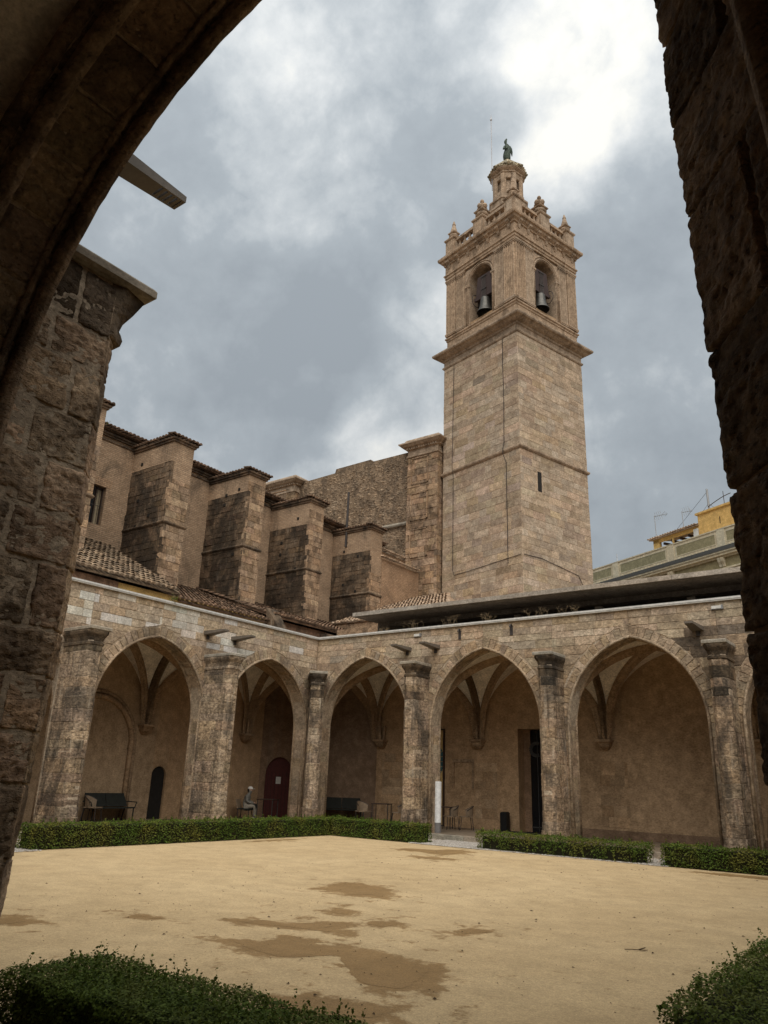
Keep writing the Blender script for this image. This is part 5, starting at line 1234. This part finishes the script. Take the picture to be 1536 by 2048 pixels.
for e, za, zb in ((.38, 18.5, 18.62), (.30, 18.3, 18.5), (.12, 18.16, 18.3), (.06, 17.3, 17.42)): mb.box(-8, 24, -e, .06, za, zb, FNB)
mb.build('cornice', 'cream', nb_, local=True)
mb = MB(); mb.box(-8, 24, .03, .06, 17.42, 18.16, FNB); mb.build('frieze', 'olive', nb_, local=True)
for u in (2.7, 2.98, 8.85, 9.13, 13.75, 14.03):
    mb = MB(); mb.loft([[(u-.11, -e, z), (u+.11, -e, z), (u+.11, .06, z), (u-.11, .06, z)] for e, z in ((.05, 17.5), (.1, 17.7), (.22, 17.9), (.28, 18.16))]); mb.build('bracket', 'cream', nb_, local=True)
ph = thing('rooftop_house', 'yellow rooftop house with an open tiled shed on the cream building', 'rooftop house', NP, nb_.rotation_euler[2])
for nm_, q in (('wall', (7.7, 14, 5.0, 9, 19, 24.25)),): 
    mb = MB(); mb.box(*q); mb.box(7.55, 14.2, 4.85, 9.2, 24.25, 24.42); mb.build('wall', 'yellow', ph, local=True)
mb = MB(); mb.box(2.45, 3.15, 5.0, 5.3, 19, 23.35); mb.box(2.45, 7.7, 5.0, 5.2, 23.0, 23.3); mb.box(4.70, 4.82, 5.0, 5.12, 19, 23.0); mb.box(2.45, 7.7, 7.5, 7.7, 19, 23.3); mb.build('shed', 'yellow', ph, local=True)
mb = MB(); mb.box(2.6, 7.7, 7.3, 7.5, 19, 22.7); mb.build('shed_back', 'dark_void', ph, local=True)
for k in range(5):
    mb = MB(); u = 3.4+k*.95; mb.box(u, u+.16, 5.25, 7.4, 22.75, 22.95); mb.build('beam', 'yoke', ph, local=True)
mb = MB(); roof_plane(mb, (2.2, 4.7, 23.32), (7.75, 4.7, 23.32), (0, 1, .18), 3.2); mb.build('roof', 'tile_red', ph, local=True)
mb = MB(); tile_rows(mb, (2.2, 4.65, 23.36), (7.75, 4.65, 23.36), (0, 1, .18), 2.8, step=.3, r=.11); o = mb.build('roof_tile', 'tile_red', ph, local=True, fix=False); o['kind'] = 'stuff'
mb = MB(); mb.box(7.2, 7.66, 4.9, 5.2, 22.45, 23.1); mb.build('air_unit', 'ac_white', ph, local=True)
mb = MB(); mb.box(9.95, 10.0, 4.97, 5.0, 22.9, 23.5); mb.build('slot', 'dark_void', ph, local=True)
NW_ = WM[nb_.name]
def NBp(u, d, z): return tuple(NW_ @ Vector((u, d, z)))
def antenna(label, u, z0, z1, flip):
    a = thing('antenna', label, 'antenna', NBp(u, 5.2, z0), 0, 'aerials on the rooftop house')
    mb = MB(); mb.tube([NBp(u, 5.2, z0), NBp(u-.06, 5.2, z1)], .035, 5); mb.build('mast', 'grey_metal', a)
    mb = MB(); L = 1.5 if flip else 1.1; mb.tube([NBp(u-.1, 5.2, z1-.1), NBp(u+L, 5.2, z1-.28)], .025, 5)
    for k in range(4):
        x = u+.1+k*.22; mb.tube([NBp(x-.12, 5.2, z1+.28), NBp(x, 5.2, z1-.15), NBp(x+.14, 5.2, z1-.55)], .018, 4)
    mb.build('boom', 'grey_metal', a)
    mb = MB()
    for s in (-1, 1): mb.tube([NBp(u+.85, 5.2, z1-.2), NBp(u+L-.3, 5.2, z1-.2+s*.22), NBp(u+L, 5.2, z1-.28)], .014, 4)
    mb.build('loop', 'grey_metal', a)
antenna('tall television aerial with looped tip on the open shed corner', 2.72, 22.5, 25.75, True)
antenna('shorter television aerial on the shed roof near the yellow box', 5.95, 23.4, 25.2, False)
mb = MB(); mb.tube([NBp(8.5, 5.6, 24.4), NBp(8.46, 5.6, 26.55)], .09, 8); o = mb.build('roof_mast', 'grey_metal'); tagobj(o, 'thick grey mast with stay wires on the yellow rooftop house', 'mast')
mb = MB()
for q in (NBp(4.5, 5.4, 23.5), NBp(9.4, 5.4, 24.45), NBp(7.8, 5.4, 24.45)): mb.tube([NBp(8.46, 5.6, 26.3 if q[2] < 23.9 else 25.2), q], .015, 4)
s_ = [NBp(8.5+.15*k, 5.5, 24.9+.5*math.sin(k/16*1.5)) for k in range(17)]; mb.tube(s_, .035, 4); o = mb.build('stay_wire', 'iron'); tagobj(o, 'thin stay wires and looping cable around the roof mast', 'cable')
mb = MB(); mb.tube([NBp(10.35, 5.3, 24.4), NBp(10.33, 5.3, 25.7)], .03, 5); o = mb.build('roof_rod', 'iron'); tagobj(o, 'thin dark rod on the yellow box beside the pier', 'rod')
mb = MB(); mb.tube([NBp(2.78, .2, 20.4), NBp(2.78, .2, 21.2)], .03, 5); o = mb.build('roof_rod', 'rod_white'); tagobj(o, 'thin pale rod on the cream parapet near the tower', 'rod')
# ------------------------------------------------------------------ clipped box hedges
def leaves(name, parent, P, Nn, size, mat, kind='stuff', tilt=.9):
    n = len(P); a = np.random.normal(size=(n, 3)); nrm_ = Nn*1.0+a*tilt*.6; nrm_ /= np.linalg.norm(nrm_, axis=1, keepdims=True)
    b = np.random.normal(size=(n, 3)); t = np.cross(nrm_, b); t /= np.linalg.norm(t, axis=1, keepdims=True); s = np.cross(nrm_, t)
    L = (size*np.random.uniform(.65, 1.3, n))[:, None]; W_ = L*.33
    fold = nrm_*L*.10
    V = np.stack([P-t*L*.5, P-s*W_+fold*0, P+t*L*.5, P+s*W_], 1).reshape(-1, 3)
    me = D.meshes.new(name); me.vertices.add(4*n); me.vertices.foreach_set('co', V.astype(np.float32).ravel())
    me.loops.add(4*n); me.loops.foreach_set('vertex_index', np.arange(4*n, dtype=np.int32)); me.polygons.add(n)
    me.polygons.foreach_set('loop_start', np.arange(0, 4*n, 4, dtype=np.int32)); me.update(calc_edges=True); me.validate()
    o = link(name, me, mat, parent); o['kind'] = kind; return o
def hedge(label, boxes, dens, size, mat='leaf', h=.5, shoots=0, wav=.02, loose=0.0):
    c = boxes[0]; hg = thing('hedge', label, 'hedge', ((c[0]+c[1])/2, (c[2]+c[3])/2, 0), 0, 'clipped hedges round the courtyard')
    cb = MB(); Ps = []; Ns = []
    for (x0, x1, y0, y1) in boxes:
        i = .07 if loose == 0 else .14; cb.box(x0+i, x1-i, y0+i, y1-i, .02, h-i)
        areas = [(x1-x0)*(y1-y0), (x1-x0)*h, (x1-x0)*h, (y1-y0)*h, (y1-y0)*h]
        for f, ar in enumerate(areas):
            n = int(ar*dens); u = np.random.rand(n); v = np.random.rand(n); dep = np.random.exponential(.028, n)-.012
            if loose: v = v**.8
            if f == 0: p = np.stack([x0+u*(x1-x0), y0+v*(y1-y0), np.full(n, h)], 1); nn = (0, 0, 1)
            elif f == 1: p = np.stack([x0+u*(x1-x0), np.full(n, y0), v*h], 1); nn = (0, -1, 0)
            elif f == 2: p = np.stack([x0+u*(x1-x0), np.full(n, y1), v*h], 1); nn = (0, 1, 0)
            elif f == 3: p = np.stack([np.full(n, x0), y0+u*(y1-y0), v*h], 1); nn = (-1, 0, 0)
            else: p = np.stack([np.full(n, x1), y0+u*(y1-y0), v*h], 1); nn = (1, 0, 0)
            nn = np.tile(np.array(nn, float), (n, 1))
            nn0 = nn; wv = wav*(np.sin(p[:, 0]*5.1+p[:, 2]*7)+np.sin(p[:, 1]*4.3+1)+np.sin((p[:, 0]+p[:, 1])*11.7+p[:, 2]*9))*.6
            p = p+nn*(wv-dep)[:, None]+np.random.normal(0, .008, (n, 3)); nn = nn*.8+np.array([0, 0, .9])
            keep = p[:, 2] > .015
            if loose:
                g = np.sin(p[:, 0]*9+p[:, 1]*7)+np.sin(p[:, 0]*23+p[:, 1]*17+2); keep &= ~((p[:, 2] < .22) & (g > .2) & (np.random.rand(n) < loose))
            Ps.append(p[keep]); Ns.append(nn[keep])
        for _ in range(int(shoots*(x1-x0)*(y1-y0))):
            x, y = random.uniform(x0, x1), random.uniform(y0, y1); hh = random.uniform(.03, .11); k = int(hh/.008); lx, ly = random.uniform(-.4, .4), random.uniform(-.4, .4)
            t = np.linspace(0, 1, k); q = np.stack([x+t*hh*lx, y+t*hh*ly, h-.01+t*hh], 1)+np.random.normal(0, .006, (k, 3)); Ps.append(q); Ns.append(np.tile(np.array([0, 0, .6]), (k, 1))+np.random.normal(0, .8, (k, 3)))
    cb.build('branches', 'twig_core', hg)
    st_ = MB()
    for (x0, x1, y0, y1) in boxes:
        for _ in range(int(max(x1-x0, y1-y0)*5)):
            x, y = random.uniform(x0+.1, x1-.1), random.uniform(y0+.1, y1-.1); st_.tube([(x, y, 0), (x+random.uniform(-.04, .04), y+random.uniform(-.04, .04), .2)], .01, 4)
    o = st_.build('stem', 'twig', hg); o['kind'] = 'stuff'
    leaves('leaf', hg, np.concatenate(Ps), np.concatenate(Ns), size, mat, tilt=.75); return hg
hedge('long low hedge turning the far corner below the white patched wing', [(2.5, 3.1, -12.68, -1.75), (3.0, 6.62, -2.35, -1.75)], 1500, .045, h=.535, shoots=25)
hedge('sparse low hedge in front of the pillar beside the black glass doorway', [(8.5, 13.36, -2.35, -1.78)], 1250, .045, h=.47, shoots=25, loose=.9)
hedge('short dense hedge starting after the narrow gap, running to the rough pier', [(13.72, 17.9, -2.4, -1.8)], 1500, .045, h=.50, shoots=20)
hedge('near bushy hedge at the foot of the weathered buttress', [(15.5, 17.72, -20.12, -19.42)], 16000, .021, 'leaf_near', h=.60, shoots=170, wav=.014)
hedge('near bushy hedge below the rough corner pier', [(18.78, 19.4, -18.3, -6.5)], 6500, .023, 'leaf_near', h=.66, shoots=110, wav=.02)

# ------------------------------------------------------------------ lights fixed to the walls
def spotlight(label, F, u, z, L=.92, fins=False, w_=.17):
    s = thing('spotlight', label, 'spotlight', F(u, 0, z), 0, 'wedge spotlights fixed above the pillars')
    h_ = .13
    def W_(a, b, c): return F(u+a, b, z+c)
    e = L-.24 if fins else L
    t = lambda q: (w_*(1-.35*q/L), h_*(1-.55*q/L))
    def blk(mb, q0, q1, a0=-1, a1=1, hh=1.0):
        (wa, ha), (wb, hb) = t(q0), t(q1)
        mb.hexa([W_(a0*wa, -q0, h_-ha), W_(a1*wa, -q0, h_-ha), W_(a0*wb, -q1, h_-hb), W_(a1*wb, -q1, h_-hb), W_(a0*wa, -q0, h_), W_(a1*wa, -q0, h_), W_(a0*wb, -q1, h_), W_(a1*wb, -q1, h_)])
    mb = MB(); blk(mb, -.02, e); mb.build('housing', 'lamp_metal', s)
    if fins:
        fb = MB(); blk(fb, e-.001, L, -1, -.78); blk(fb, e-.001, L, .78, 1)
        for k in range(4): blk(fb, e+.05*k+.022, e+.05*k+.05, -.78, .78)
        blk(fb, L-.03, L, -.78, .78); fb.build('fin', 'lamp_metal', s)
    mb = MB(); mb.box(-.05, .05, -.05, .06, -.14, .03, W_); mb.build('bracket', 'iron', s); return s
spotlight('wedge spotlight above the first pillar of the canopy wing, nearer the corner', FN, 4.35, 6.18)
spotlight('wedge spotlight above the first pillar of the canopy wing, farther from the corner', FN, 5.57, 6.18)
spotlight('dark wedge spotlight above the last arch by the blackened stones', FN, 14.5, 6.1)
spotlight('wedge spotlight on the white patched blocks, nearer the weathered buttress', FW, 5.66, 6.18)
spotlight('wedge spotlight on the white patched blocks, nearer the corner', FW, 4.42, 6.18)
spotlight('large near wedge spotlight with slotted tip jutting out against the sky', FS, 15.81, 6.13, 1.0, True, .115)
def wall_lamp(label, u0, u1, z):
    a = thing('wall_lamp', label, 'wall lamp', FN((u0+u1)/2, 0, z), 0, 'small strip lamps below the coping')
    mb = MB(); mb.box(u0, u1, -.08, .0, z, z+.085, FN); mb.build('diffuser', 'paper', a); mb = MB(); mb.box(u0-.02, u1+.03, -.05, .01, z-.02, z, FN); mb.box(u1, u1+.04, -.09, .01, z-.02, z+.1, FN); mb.build('bracket', 'grey_metal', a)
wall_lamp('small white strip lamp below the coping beside the rough pier', 14.95, 15.22, 6.69); wall_lamp('small white strip lamp below the coping near the re-entrant corner', 4.66, 4.9, 6.69)

# ------------------------------------------------------------------ gallery furniture
FZ = .15
def frame_at(x, y, rz):
    c, s = math.cos(rz), math.sin(rz); return lambda a, b, z: (x+c*a-s*b, y+s*a+c*b, z+FZ)
def bench(label, x, y, rz, L=1.65, mat='bench_dark'):
    b = thing('bench', label, 'bench', (x, y, FZ), rz, 'benches in the galleries'); F = frame_at(x, y, rz)
    mb = MB(); mb.hexa([F(-L/2, -.28, .40), F(L/2, -.28, .40), F(-L/2, .22, .37), F(L/2, .22, .37), F(-L/2, -.28, .45), F(L/2, -.28, .45), F(-L/2, .22, .42), F(L/2, .22, .42)]); mb.build('seat', mat, b)
    for s in (-1, 0): 
        a0, a1 = (-L/2, -.01) if s else (.01, L/2)
        mb = MB(); mb.hexa([F(a0, .16, .45), F(a1, .16, .45), F(a0, .20, .45), F(a1, .20, .45), F(a0+(.08 if s else 0), .34, .86), F(a1-(0 if s else .08), .34, .86), F(a0+(.08 if s else 0), .38, .86), F(a1-(0 if s else .08), .38, .86)]); mb.build('backrest', mat, b)
    for s in (-1, 1):
        mb = MB(); mb.tube([F(s*(L/2-.05), -.26, 0), F(s*(L/2-.05), -.26, .42)], .022, 6); mb.build('leg', mat, b)
        mb = MB(); mb.tube([F(s*(L/2-.05), .22, .40)]+[F(s*(L/2-.05-.0), .22+.1*math.sin(k/5*1.5), .40-.08*k) for k in range(1, 6)], .022, 6); mb.build('leg', mat, b)
        mb = MB(); mb.tube([F(s*L/2, -.25, .43), F(s*(L/2+.06), -.25, .60), F(s*(L/2+.06), .2, .60), F(s*L/2, .28, .6)], .018, 6); mb.build('armrest', mat, b)
    return b
def chair_proto():
    c = thing('chair', 'x', 'chair', (0, 0, 0), 0, 'light wicker armchairs at the gallery tables')
    F = lambda a, b, z: (a, b, z)
    mb = MB(); mb.box(-.22, .22, -.22, .22, .43, .46); mb.build('seat', 'wicker', c, local=True)
    mb = MB(); n = 9; rings = []
    for k in range(n+1):
        a = math.pi*(.05+.9*k/n); rings.append([(.25*math.cos(a), -.02+.25*math.sin(a), .46), (.265*math.cos(a), -.02+.265*math.sin(a), .46), (.285*math.cos(a), -.02+.29*math.sin(a), .64+.16*math.sin(a)), (.27*math.cos(a), -.02+.275*math.sin(a), .64+.16*math.sin(a))])
    mb.loft(rings); mb.build('backrest', 'wicker', c, local=True)
    mb = MB(); mb.tube([(.285*math.cos(math.pi*(.02+.96*k/12)), -.02+.29*math.sin(math.pi*(.02+.96*k/12)), .65+.16*math.sin(math.pi*k/12)) for k in range(13)], .014, 6); mb.build('rail', 'iron', c, local=True)
    for sx in (-1, 1):
        for sy in (-1, 1): mb = MB(); mb.tube([(sx*.2, sy*.19, .43), (sx*.25, sy*.24, 0)], .013, 6); mb.build('leg', 'iron', c, local=True)
    return c
def copy_tree(o):
    c = o.copy(); col.objects.link(c)
    for ch in o.children: d = ch.copy(); col.objects.link(d); d.parent = c
    return c
cp0 = chair_proto(); used = [False]
def chair(label, x, y, rz):
    c = cp0 if not used[0] else copy_tree(cp0); used[0] = True
    c.location = (x, y, FZ); c.rotation_euler = (0, 0, rz); c['label'] = label; return c
def table(label, x, y, sq=.34, h=.75):
    t = thing('table', label, 'table', (x, y, FZ), .4, 'small cafe tables in the galleries'); F = frame_at(x, y, .4)
    mb = MB(); mb.box(-sq, sq, -sq, sq, h-.03, h, F); mb.build('table_top', 'frame', t)
    for sx in (-1, 1):
        for sy in (-1, 1): mb = MB(); mb.tube([F(sx*(sq-.04), sy*(sq-.04), 0), F(sx*(sq-.04), sy*(sq-.04), h-.03)], .017, 6); mb.build('leg', 'iron', t)
bench('dark metal bench against the blind arch below the white patched wing', -3.15, -6.35, math.pi*.5)
bench('black slatted bench against the dark corner wall beside the cafe table', -.62, 2.75, math.atan2(dg.y, dg.x))
chair('wicker chair half hidden in front of the dark metal bench', -2.75, -7.25, 2.1)
chair('wicker chair behind the pillar by the leaning buttress, left of the bench', -1.6, -10.6, 2.4)
chair('wicker chair beside the black bench, nearer the red door corner', 1.15, 1.9, 1.5)
chair('wicker chair on the pillar side of the cafe table by the black bench', 2.25, 2.6, -.9)
chair('wicker chair just beyond the white post, nearer the court', 4.72, 2.45, -.7)
chair('wicker chair beyond the white post, nearer the back wall', 5.05, 2.95, -.9)
table('small dark cafe table between two chairs near the black bench', 1.75, 2.25); table('dark table with thin legs in front of the person by the red door', -1.98, -.10); table('small dark table half hidden behind the white post', 4.2, 2.75)
ps = thing('information_post', 'white cylindrical post with grey base on the arcade step', 'post', (5.45, .35, FZ))
mb = MB(); mb.lathe([(.12, .46), (.125, .47), (.125, 1.74), (.115, 1.76), (.02, 1.765)], (5.42, .45), 20); mb.build('column', 'totem_white', ps, smooth=False)
mb = MB(); mb.lathe([(.13, .15), (.13, .46), (.1, .465)], (5.42, .45), 20); mb.build('base', 'totem_grey', ps)
fp = thing('framed_panel', 'tall dark framed ochre panel with a teal fan shape on the back wall', 'panel', (2.8, 4.1, .2))
mb = MB(); mb.box(2.2, 3.33, 4.10, 4.13, .2, 3.70); mb.build('sheet', 'poster', fp)
mb = MB()
for q in ((2.14, 2.2, .15, 3.76), (3.33, 3.38, .15, 3.76), (2.2, 3.33, 3.70, 3.76), (2.2, 3.33, .15, .2)): mb.box(q[0], q[1], 4.06, 4.14, q[2], q[3])
mb.build('frame', 'frame', fp)
mb = MB()
for q in ((3.17, 3.185, .4, 3.5), (2.35, 3.17, 3.485, 3.5)): mb.box(q[0], q[1], 4.09, 4.10, q[2], q[3])
mb.build('border_line', 'frame', fp)
for k in range(7):
    a0 = R(-62+k*15); a1 = R(-62+k*15+13); c = (2.6, 2.55); r0, r1 = .05, .78
    mb = MB(); mb.prism([(c[0]+r0*math.cos(a0), c[1]+r0*math.sin(a0)), (min(3.32, c[0]+r1*math.cos(a0)), c[1]+r1*math.sin(a0)), (min(3.32, c[0]+r1*math.cos(a1)), c[1]+r1*math.sin(a1)), (c[0]+r0*math.cos(a1), c[1]+r0*math.sin(a1))], 4.085, 4.099, lambda p, q, a: (p, a, q)); mb.build('fan_blade', 'teal', fp)
bn = thing('litter_bin', 'slim black square bin against the back wall', 'bin', (6.15, 3.85, FZ))
mb = MB(); mb.loft([[(6.15-w_, 3.85-w_, z), (6.15+w_, 3.85-w_, z), (6.15+w_, 3.85+w_, z), (6.15-w_, 3.85+w_, z)] for w_, z in ((.125, .15), (.13, .17), (.13, .77), (.115, .78))]); mb.build('body', 'black', bn)
mb = MB(); mb.box(6.04, 6.26, 3.74, 3.96, .778, .80); mb.build('lid', 'bench_dark', bn)
mb = MB(); mb.box(6.3, 8.2, 3.05, 4.05, .149, .165); o = mb.build('door_mat', 'mat'); tagobj(o, 'black mat in front of the dark glass doorway', 'mat')

# ------------------------------------------------------------------ seated person in a white cap
px_, py_ = -2.72, -.42; prz = R(30); F0_ = frame_at(px_, py_, prz); F = lambda a, b, z: F0_(a*.86, b*.86, z*.84)     # local +x is where the person faces
seat = thing('stool', 'dark square seat under the person in the white cap', 'seat', (px_, py_, FZ), prz)
mb = MB(); mb.box(-.42, .16, -.30, .30, .40, .455, F); mb.build('seat', 'bench_dark', seat)
mb = MB(); mb.hexa([F(-.42, -.3, .455), F(-.36, -.3, .455), F(-.42, .3, .455), F(-.36, .3, .455), F(-.52, -.3, .84), F(-.48, -.3, .84), F(-.52, .3, .84), F(-.48, .3, .84)]); mb.build('backrest', 'wicker', seat)
for sx, sy in ((-.38, -.26), (-.38, .26), (.12, -.26), (.12, .26)): mb = MB(); mb.tube([F(sx, sy, 0), F(sx, sy, .40)], .016, 6); mb.build('leg', 'iron', seat)
pe = thing('person', 'seated person in a white cap and grey clothes beside the red door', 'person', (px_, py_, FZ), prz)
def skin(name, parent, verts, edges, radii, mat, sub=2):
    me = D.meshes.new(name); me.from_pydata([F(*v) for v in verts], edges, []); o = link(name, me, mat, parent)
    sm = o.modifiers.new('Skin', 'SKIN'); sm.use_smooth_shade = True
    lay = me.skin_vertices[0] if len(me.skin_vertices) else None
    if lay is None:
        bm = bmesh.new(); bm.from_mesh(me); bm.verts.layers.skin.verify(); bm.to_mesh(me); bm.free(); lay = me.skin_vertices[0]
    for i, r_ in enumerate(radii): lay.data[i].radius = (r_, r_) if not isinstance(r_, tuple) else r_; lay.data[i].use_root = (i == 0)
    o.modifiers.new('Sub', 'SUBSURF').levels = sub; o.modifiers[-1].render_levels = sub; return o
V = [(-.12, 0, .54), (-.11, 0, .70), (-.06, 0, .88), (-.02, 0, 1.0), (.02, 0, 1.09), (.05, 0, 1.17), (.06, 0, 1.27),
     (-.03, .17, .98), (-.02, .21, .78), (.18, .15, .68), (.28, .10, .69), (-.03, -.17, .98), (-.02, -.21, .78), (.18, -.15, .68), (.28, -.09, .69),
     (-.10, .10, .53), (.32, .12, .56), (.30, .12, .30), (.24, .12, .08), (.36, .12, .035), (-.10, -.10, .53), (.34, -.09, .56), (.36, -.09, .30), (.34, -.09, .08), (.46, -.09, .035)]
E_ = [(0, 1), (1, 2), (2, 3), (3, 4), (4, 5), (5, 6), (3, 7), (7, 8), (8, 9), (9, 10), (3, 11), (11, 12), (12, 13), (13, 14), (0, 15), (15, 16), (16, 17), (17, 18), (18, 19), (0, 20), (20, 21), (21, 22), (22, 23), (23, 24)]
Rr_ = [.14, .13, .14, .115, .05, .085, .095, .06, .05, .042, .04, .06, .05, .042, .04, .10, .075, .055, .042, .035, .10, .075, .055, .042, .035]
body = skin('body', pe, V, E_, Rr_, 'shirt'); body.data.materials.append(M['trousers'])
hb_ = MB(); rings = []
for z, r_, ox in ((1.12, .045, .02), (1.15, .07, .035), (1.19, .088, .045), (1.25, .098, .05), (1.30, .095, .045), (1.35, .07, .04), (1.375, .02, .035)): rings.append([F(ox+r_*1.08*math.cos(2*math.pi*k/14), r_*.85*math.sin(2*math.pi*k/14), z) for k in range(14)])
hb_.loft(rings); hb_.build('head', 'skin', pe, smooth=True)
mb = MB(); mb.loft([[F(.15+e, -.018, 1.235-e), F(.15+e, .018, 1.235-e), F(.12, .018, 1.25), F(.12, -.018, 1.25)] for e in (0, .012, .02)]); mb.build('nose', 'skin', pe)
mb = MB(); rings = []
for z, r_ in ((1.14, .06), (1.18, .095), (1.26, .106), (1.31, .10)): rings.append([F(.02+r_*math.cos(math.pi*.5+math.pi*k/9), r_*.92*math.sin(math.pi*.5+math.pi*k/9), z) for k in range(10)])
mb.loft(rings); mb.build('hair', 'hair', pe, smooth=True)
mb = MB(); rings = []
for z, r_ in ((1.285, .108), (1.32, .110), (1.37, .095), (1.405, .055), (1.415, .01)): rings.append([F(.045+r_*1.08*math.cos(2*math.pi*k/16), r_*.92*math.sin(2*math.pi*k/16), z) for k in range(16)])
mb.loft(rings); mb.loft([[F(.13, -.08, 1.29), F(.25, -.06, 1.30), F(.27, 0, 1.305), F(.25, .06, 1.30), F(.13, .08, 1.29)], [F(.13, -.08, 1.305), F(.25, -.06, 1.312), F(.27, 0, 1.317), F(.25, .06, 1.312), F(.13, .08, 1.305)]]); mb.build('cap', 'cap_white', pe, smooth=True)
tv = [(-.1, 0, .53), (-.02, .1, .53), (.32, .12, .565), (.30, .12, .30), (.25, .12, .11), (-.02, -.1, .53), (.34, -.09, .565), (.36, -.09, .30), (.345, -.09, .11)]
skin('trousers', pe, tv, [(0, 1), (1, 2), (2, 3), (3, 4), (0, 5), (5, 6), (6, 7), (7, 8)], [.15, .11, .088, .07, .062, .11, .088, .07, .062], 'trousers')
for yy, xx in ((.12, .30), (-.09, .40)):
    mb = MB(); mb.loft([[F(xx-.12, yy-.045, z), F(xx+.14, yy-.04, z), F(xx+.16, yy, z), F(xx+.14, yy+.04, z), F(xx-.12, yy+.045, z)] for z in (.0, .035)]+[[F(xx-.1, yy-.035, .09), F(xx, yy-.03, .085), F(xx+.05, yy, .075), F(xx, yy+.03, .085), F(xx-.1, yy+.035, .09)]]); mb.build('shoe', 'cap_white', pe)
def hand(parent, c, s):
    x, y, z = c; mb = MB(); mb.tube([F(x-.04, y, z), F(x, y, z+.003), F(x+.035, y, z)], [.022, .032, .026], 8)
    for k in range(4): o_ = (k-1.5)*.015; L = (.05, .06, .056, .042)[k]; mb.tube([F(x+.03, y+o_, z), F(x+.03+L*.6, y+o_, z-.004), F(x+.03+L, y+o_*.9, z-.022)], [.009, .008, .006], 6)
    mb.tube([F(x-.01, y+s*.028, z), F(x+.02, y+s*.045, z+.005), F(x+.04, y+s*.04, z)], [.011, .010, .007], 6); mb.build('hand', 'skin', parent, smooth=True)
hand(pe, (.29, .08, .70), -1); hand(pe, (.29, -.07, .70), 1)
bg_ = thing('handbag', 'dark bag resting on the lap of the seated person', 'bag', F(.3, .0, .62))
mb = MB(); mb.loft([[F(.22+e, -.17+e, z), F(.42-e, -.15+e, z), F(.42-e, .02-e, z), F(.22+e, .04-e, z)] for e, z in ((.01, .40), (0, .43), (.0, .58), (.03, .66))]); mb.build('bag_body', 'black', bg_); mb = MB(); mb.tube([F(.27, -.12, .64), F(.28, -.11, .76), F(.35, -.05, .76), F(.36, -.03, .64)], .008, 5); mb.build('strap', 'black', bg_)

# ------------------------------------------------------------------ weeds on the copings, grit and a twig on the sand
def weed(label, x, y, z, hgt, n=12, leafy=0, mat='dry_stem'):
    a = thing('weed', label, 'weed', (x, y, z), 0, 'dry weeds rooted along the copings'); mb = MB(); Ps = []
    for _ in range(n):
        an = random.uniform(0, 6.28); sp_ = random.uniform(.1, .9)*hgt; hh = hgt*random.uniform(.4, 1.0); pts = []
        bx_ = random.gauss(0, .22)*hgt*2; kx = random.uniform(-.05, .05)
        for t in (0, .4, .75, 1): pts.append((x+bx_+sp_*t*math.cos(an)*t+kx*math.sin(t*4), y+sp_*t*t*math.sin(an)*.3, z-.01+hh*t*(1-.25*t)))
        mb.tube(pts, [.0045, .004, .003, .002], 4); Ps += pts[1:]
        p = pts[2]; 
        for _ in range(3): q = (p[0]+random.uniform(-.08, .08), p[1]+random.uniform(-.05, .05), p[2]+random.uniform(0, .1)); mb.tube([p, q], .004, 3)
    mb.build('stem', mat, a)['kind'] = 'stuff'
    if leafy: P_ = np.repeat(np.array(Ps), leafy, 0); P_ = P_+np.random.normal(0, .03, P_.shape); leaves('leaf', a, P_, np.tile([0, 0, 1.0], (len(P_), 1)), .05, 'leaf')
for lb, u, h_ in (('dry brown weed on the coping above the first pillar of the canopy wing', 4.6, .42), ('thin dry weed on the coping just before the middle arch', 6.1, .45), ('dry weed on the coping above the middle arch crown', 7.6, .40), ('short dry weed near the wall lamp end of the coping', 3.2, .2), ('spiky pale weed on the coping over the second pillar', 9.55, .40), ('sparse weed on the coping beyond the second pillar', 10.6, .36)): weed(lb, u, .05, ZT, h_*1.15, 11)
weed('small dark tuft on the white coping below the ochre wall', .0, -7.3, ZT, .28, 10, 3)
weed('yellow green tuft growing high on the leftmost church buttress', -6.1, -7.1, 15.0, .5, 8, 8)
gb = MB()
for _ in range(1100):
    t = random.random(); x, y = random.uniform(8, 19.5), random.uniform(-19.2, -3); s = random.uniform(.003, .011) if random.random() < .93 else random.uniform(.012, .02); b = len(gb.v); a = random.uniform(0, 6.3)
    for q in range(3): gb.v.append((x+s*math.cos(a+q*2.09)*random.uniform(.6, 2.2), y+s*math.sin(a+q*2.09), .004))
    gb.v.append((x, y, .004+s*.7)); gb.f += [(b, b+1, b+3), (b+1, b+2, b+3), (b+2, b, b+3)]
o = gb.build('leaf_litter', 'twig', fix=False); o['kind'] = 'stuff'; tagobj(o, 'scattered dark grit and leaf bits on the sand', 'litter')
mb = MB(); tx_, ty_ = 16.85, -13.2; mb.tube([(tx_-.11, ty_-.06, .008), (tx_-.04, ty_-.02, .012), (tx_+.04, ty_+.02, .01), (tx_+.11, ty_+.07, .012)], .005, 5); mb.tube([(tx_+.03, ty_+.01, .014), (tx_+.08, ty_+.09, .03)], .006, 4); o = mb.build('twig', 'twig'); tagobj(o, 'small fallen twig lying on the sand', 'twig')
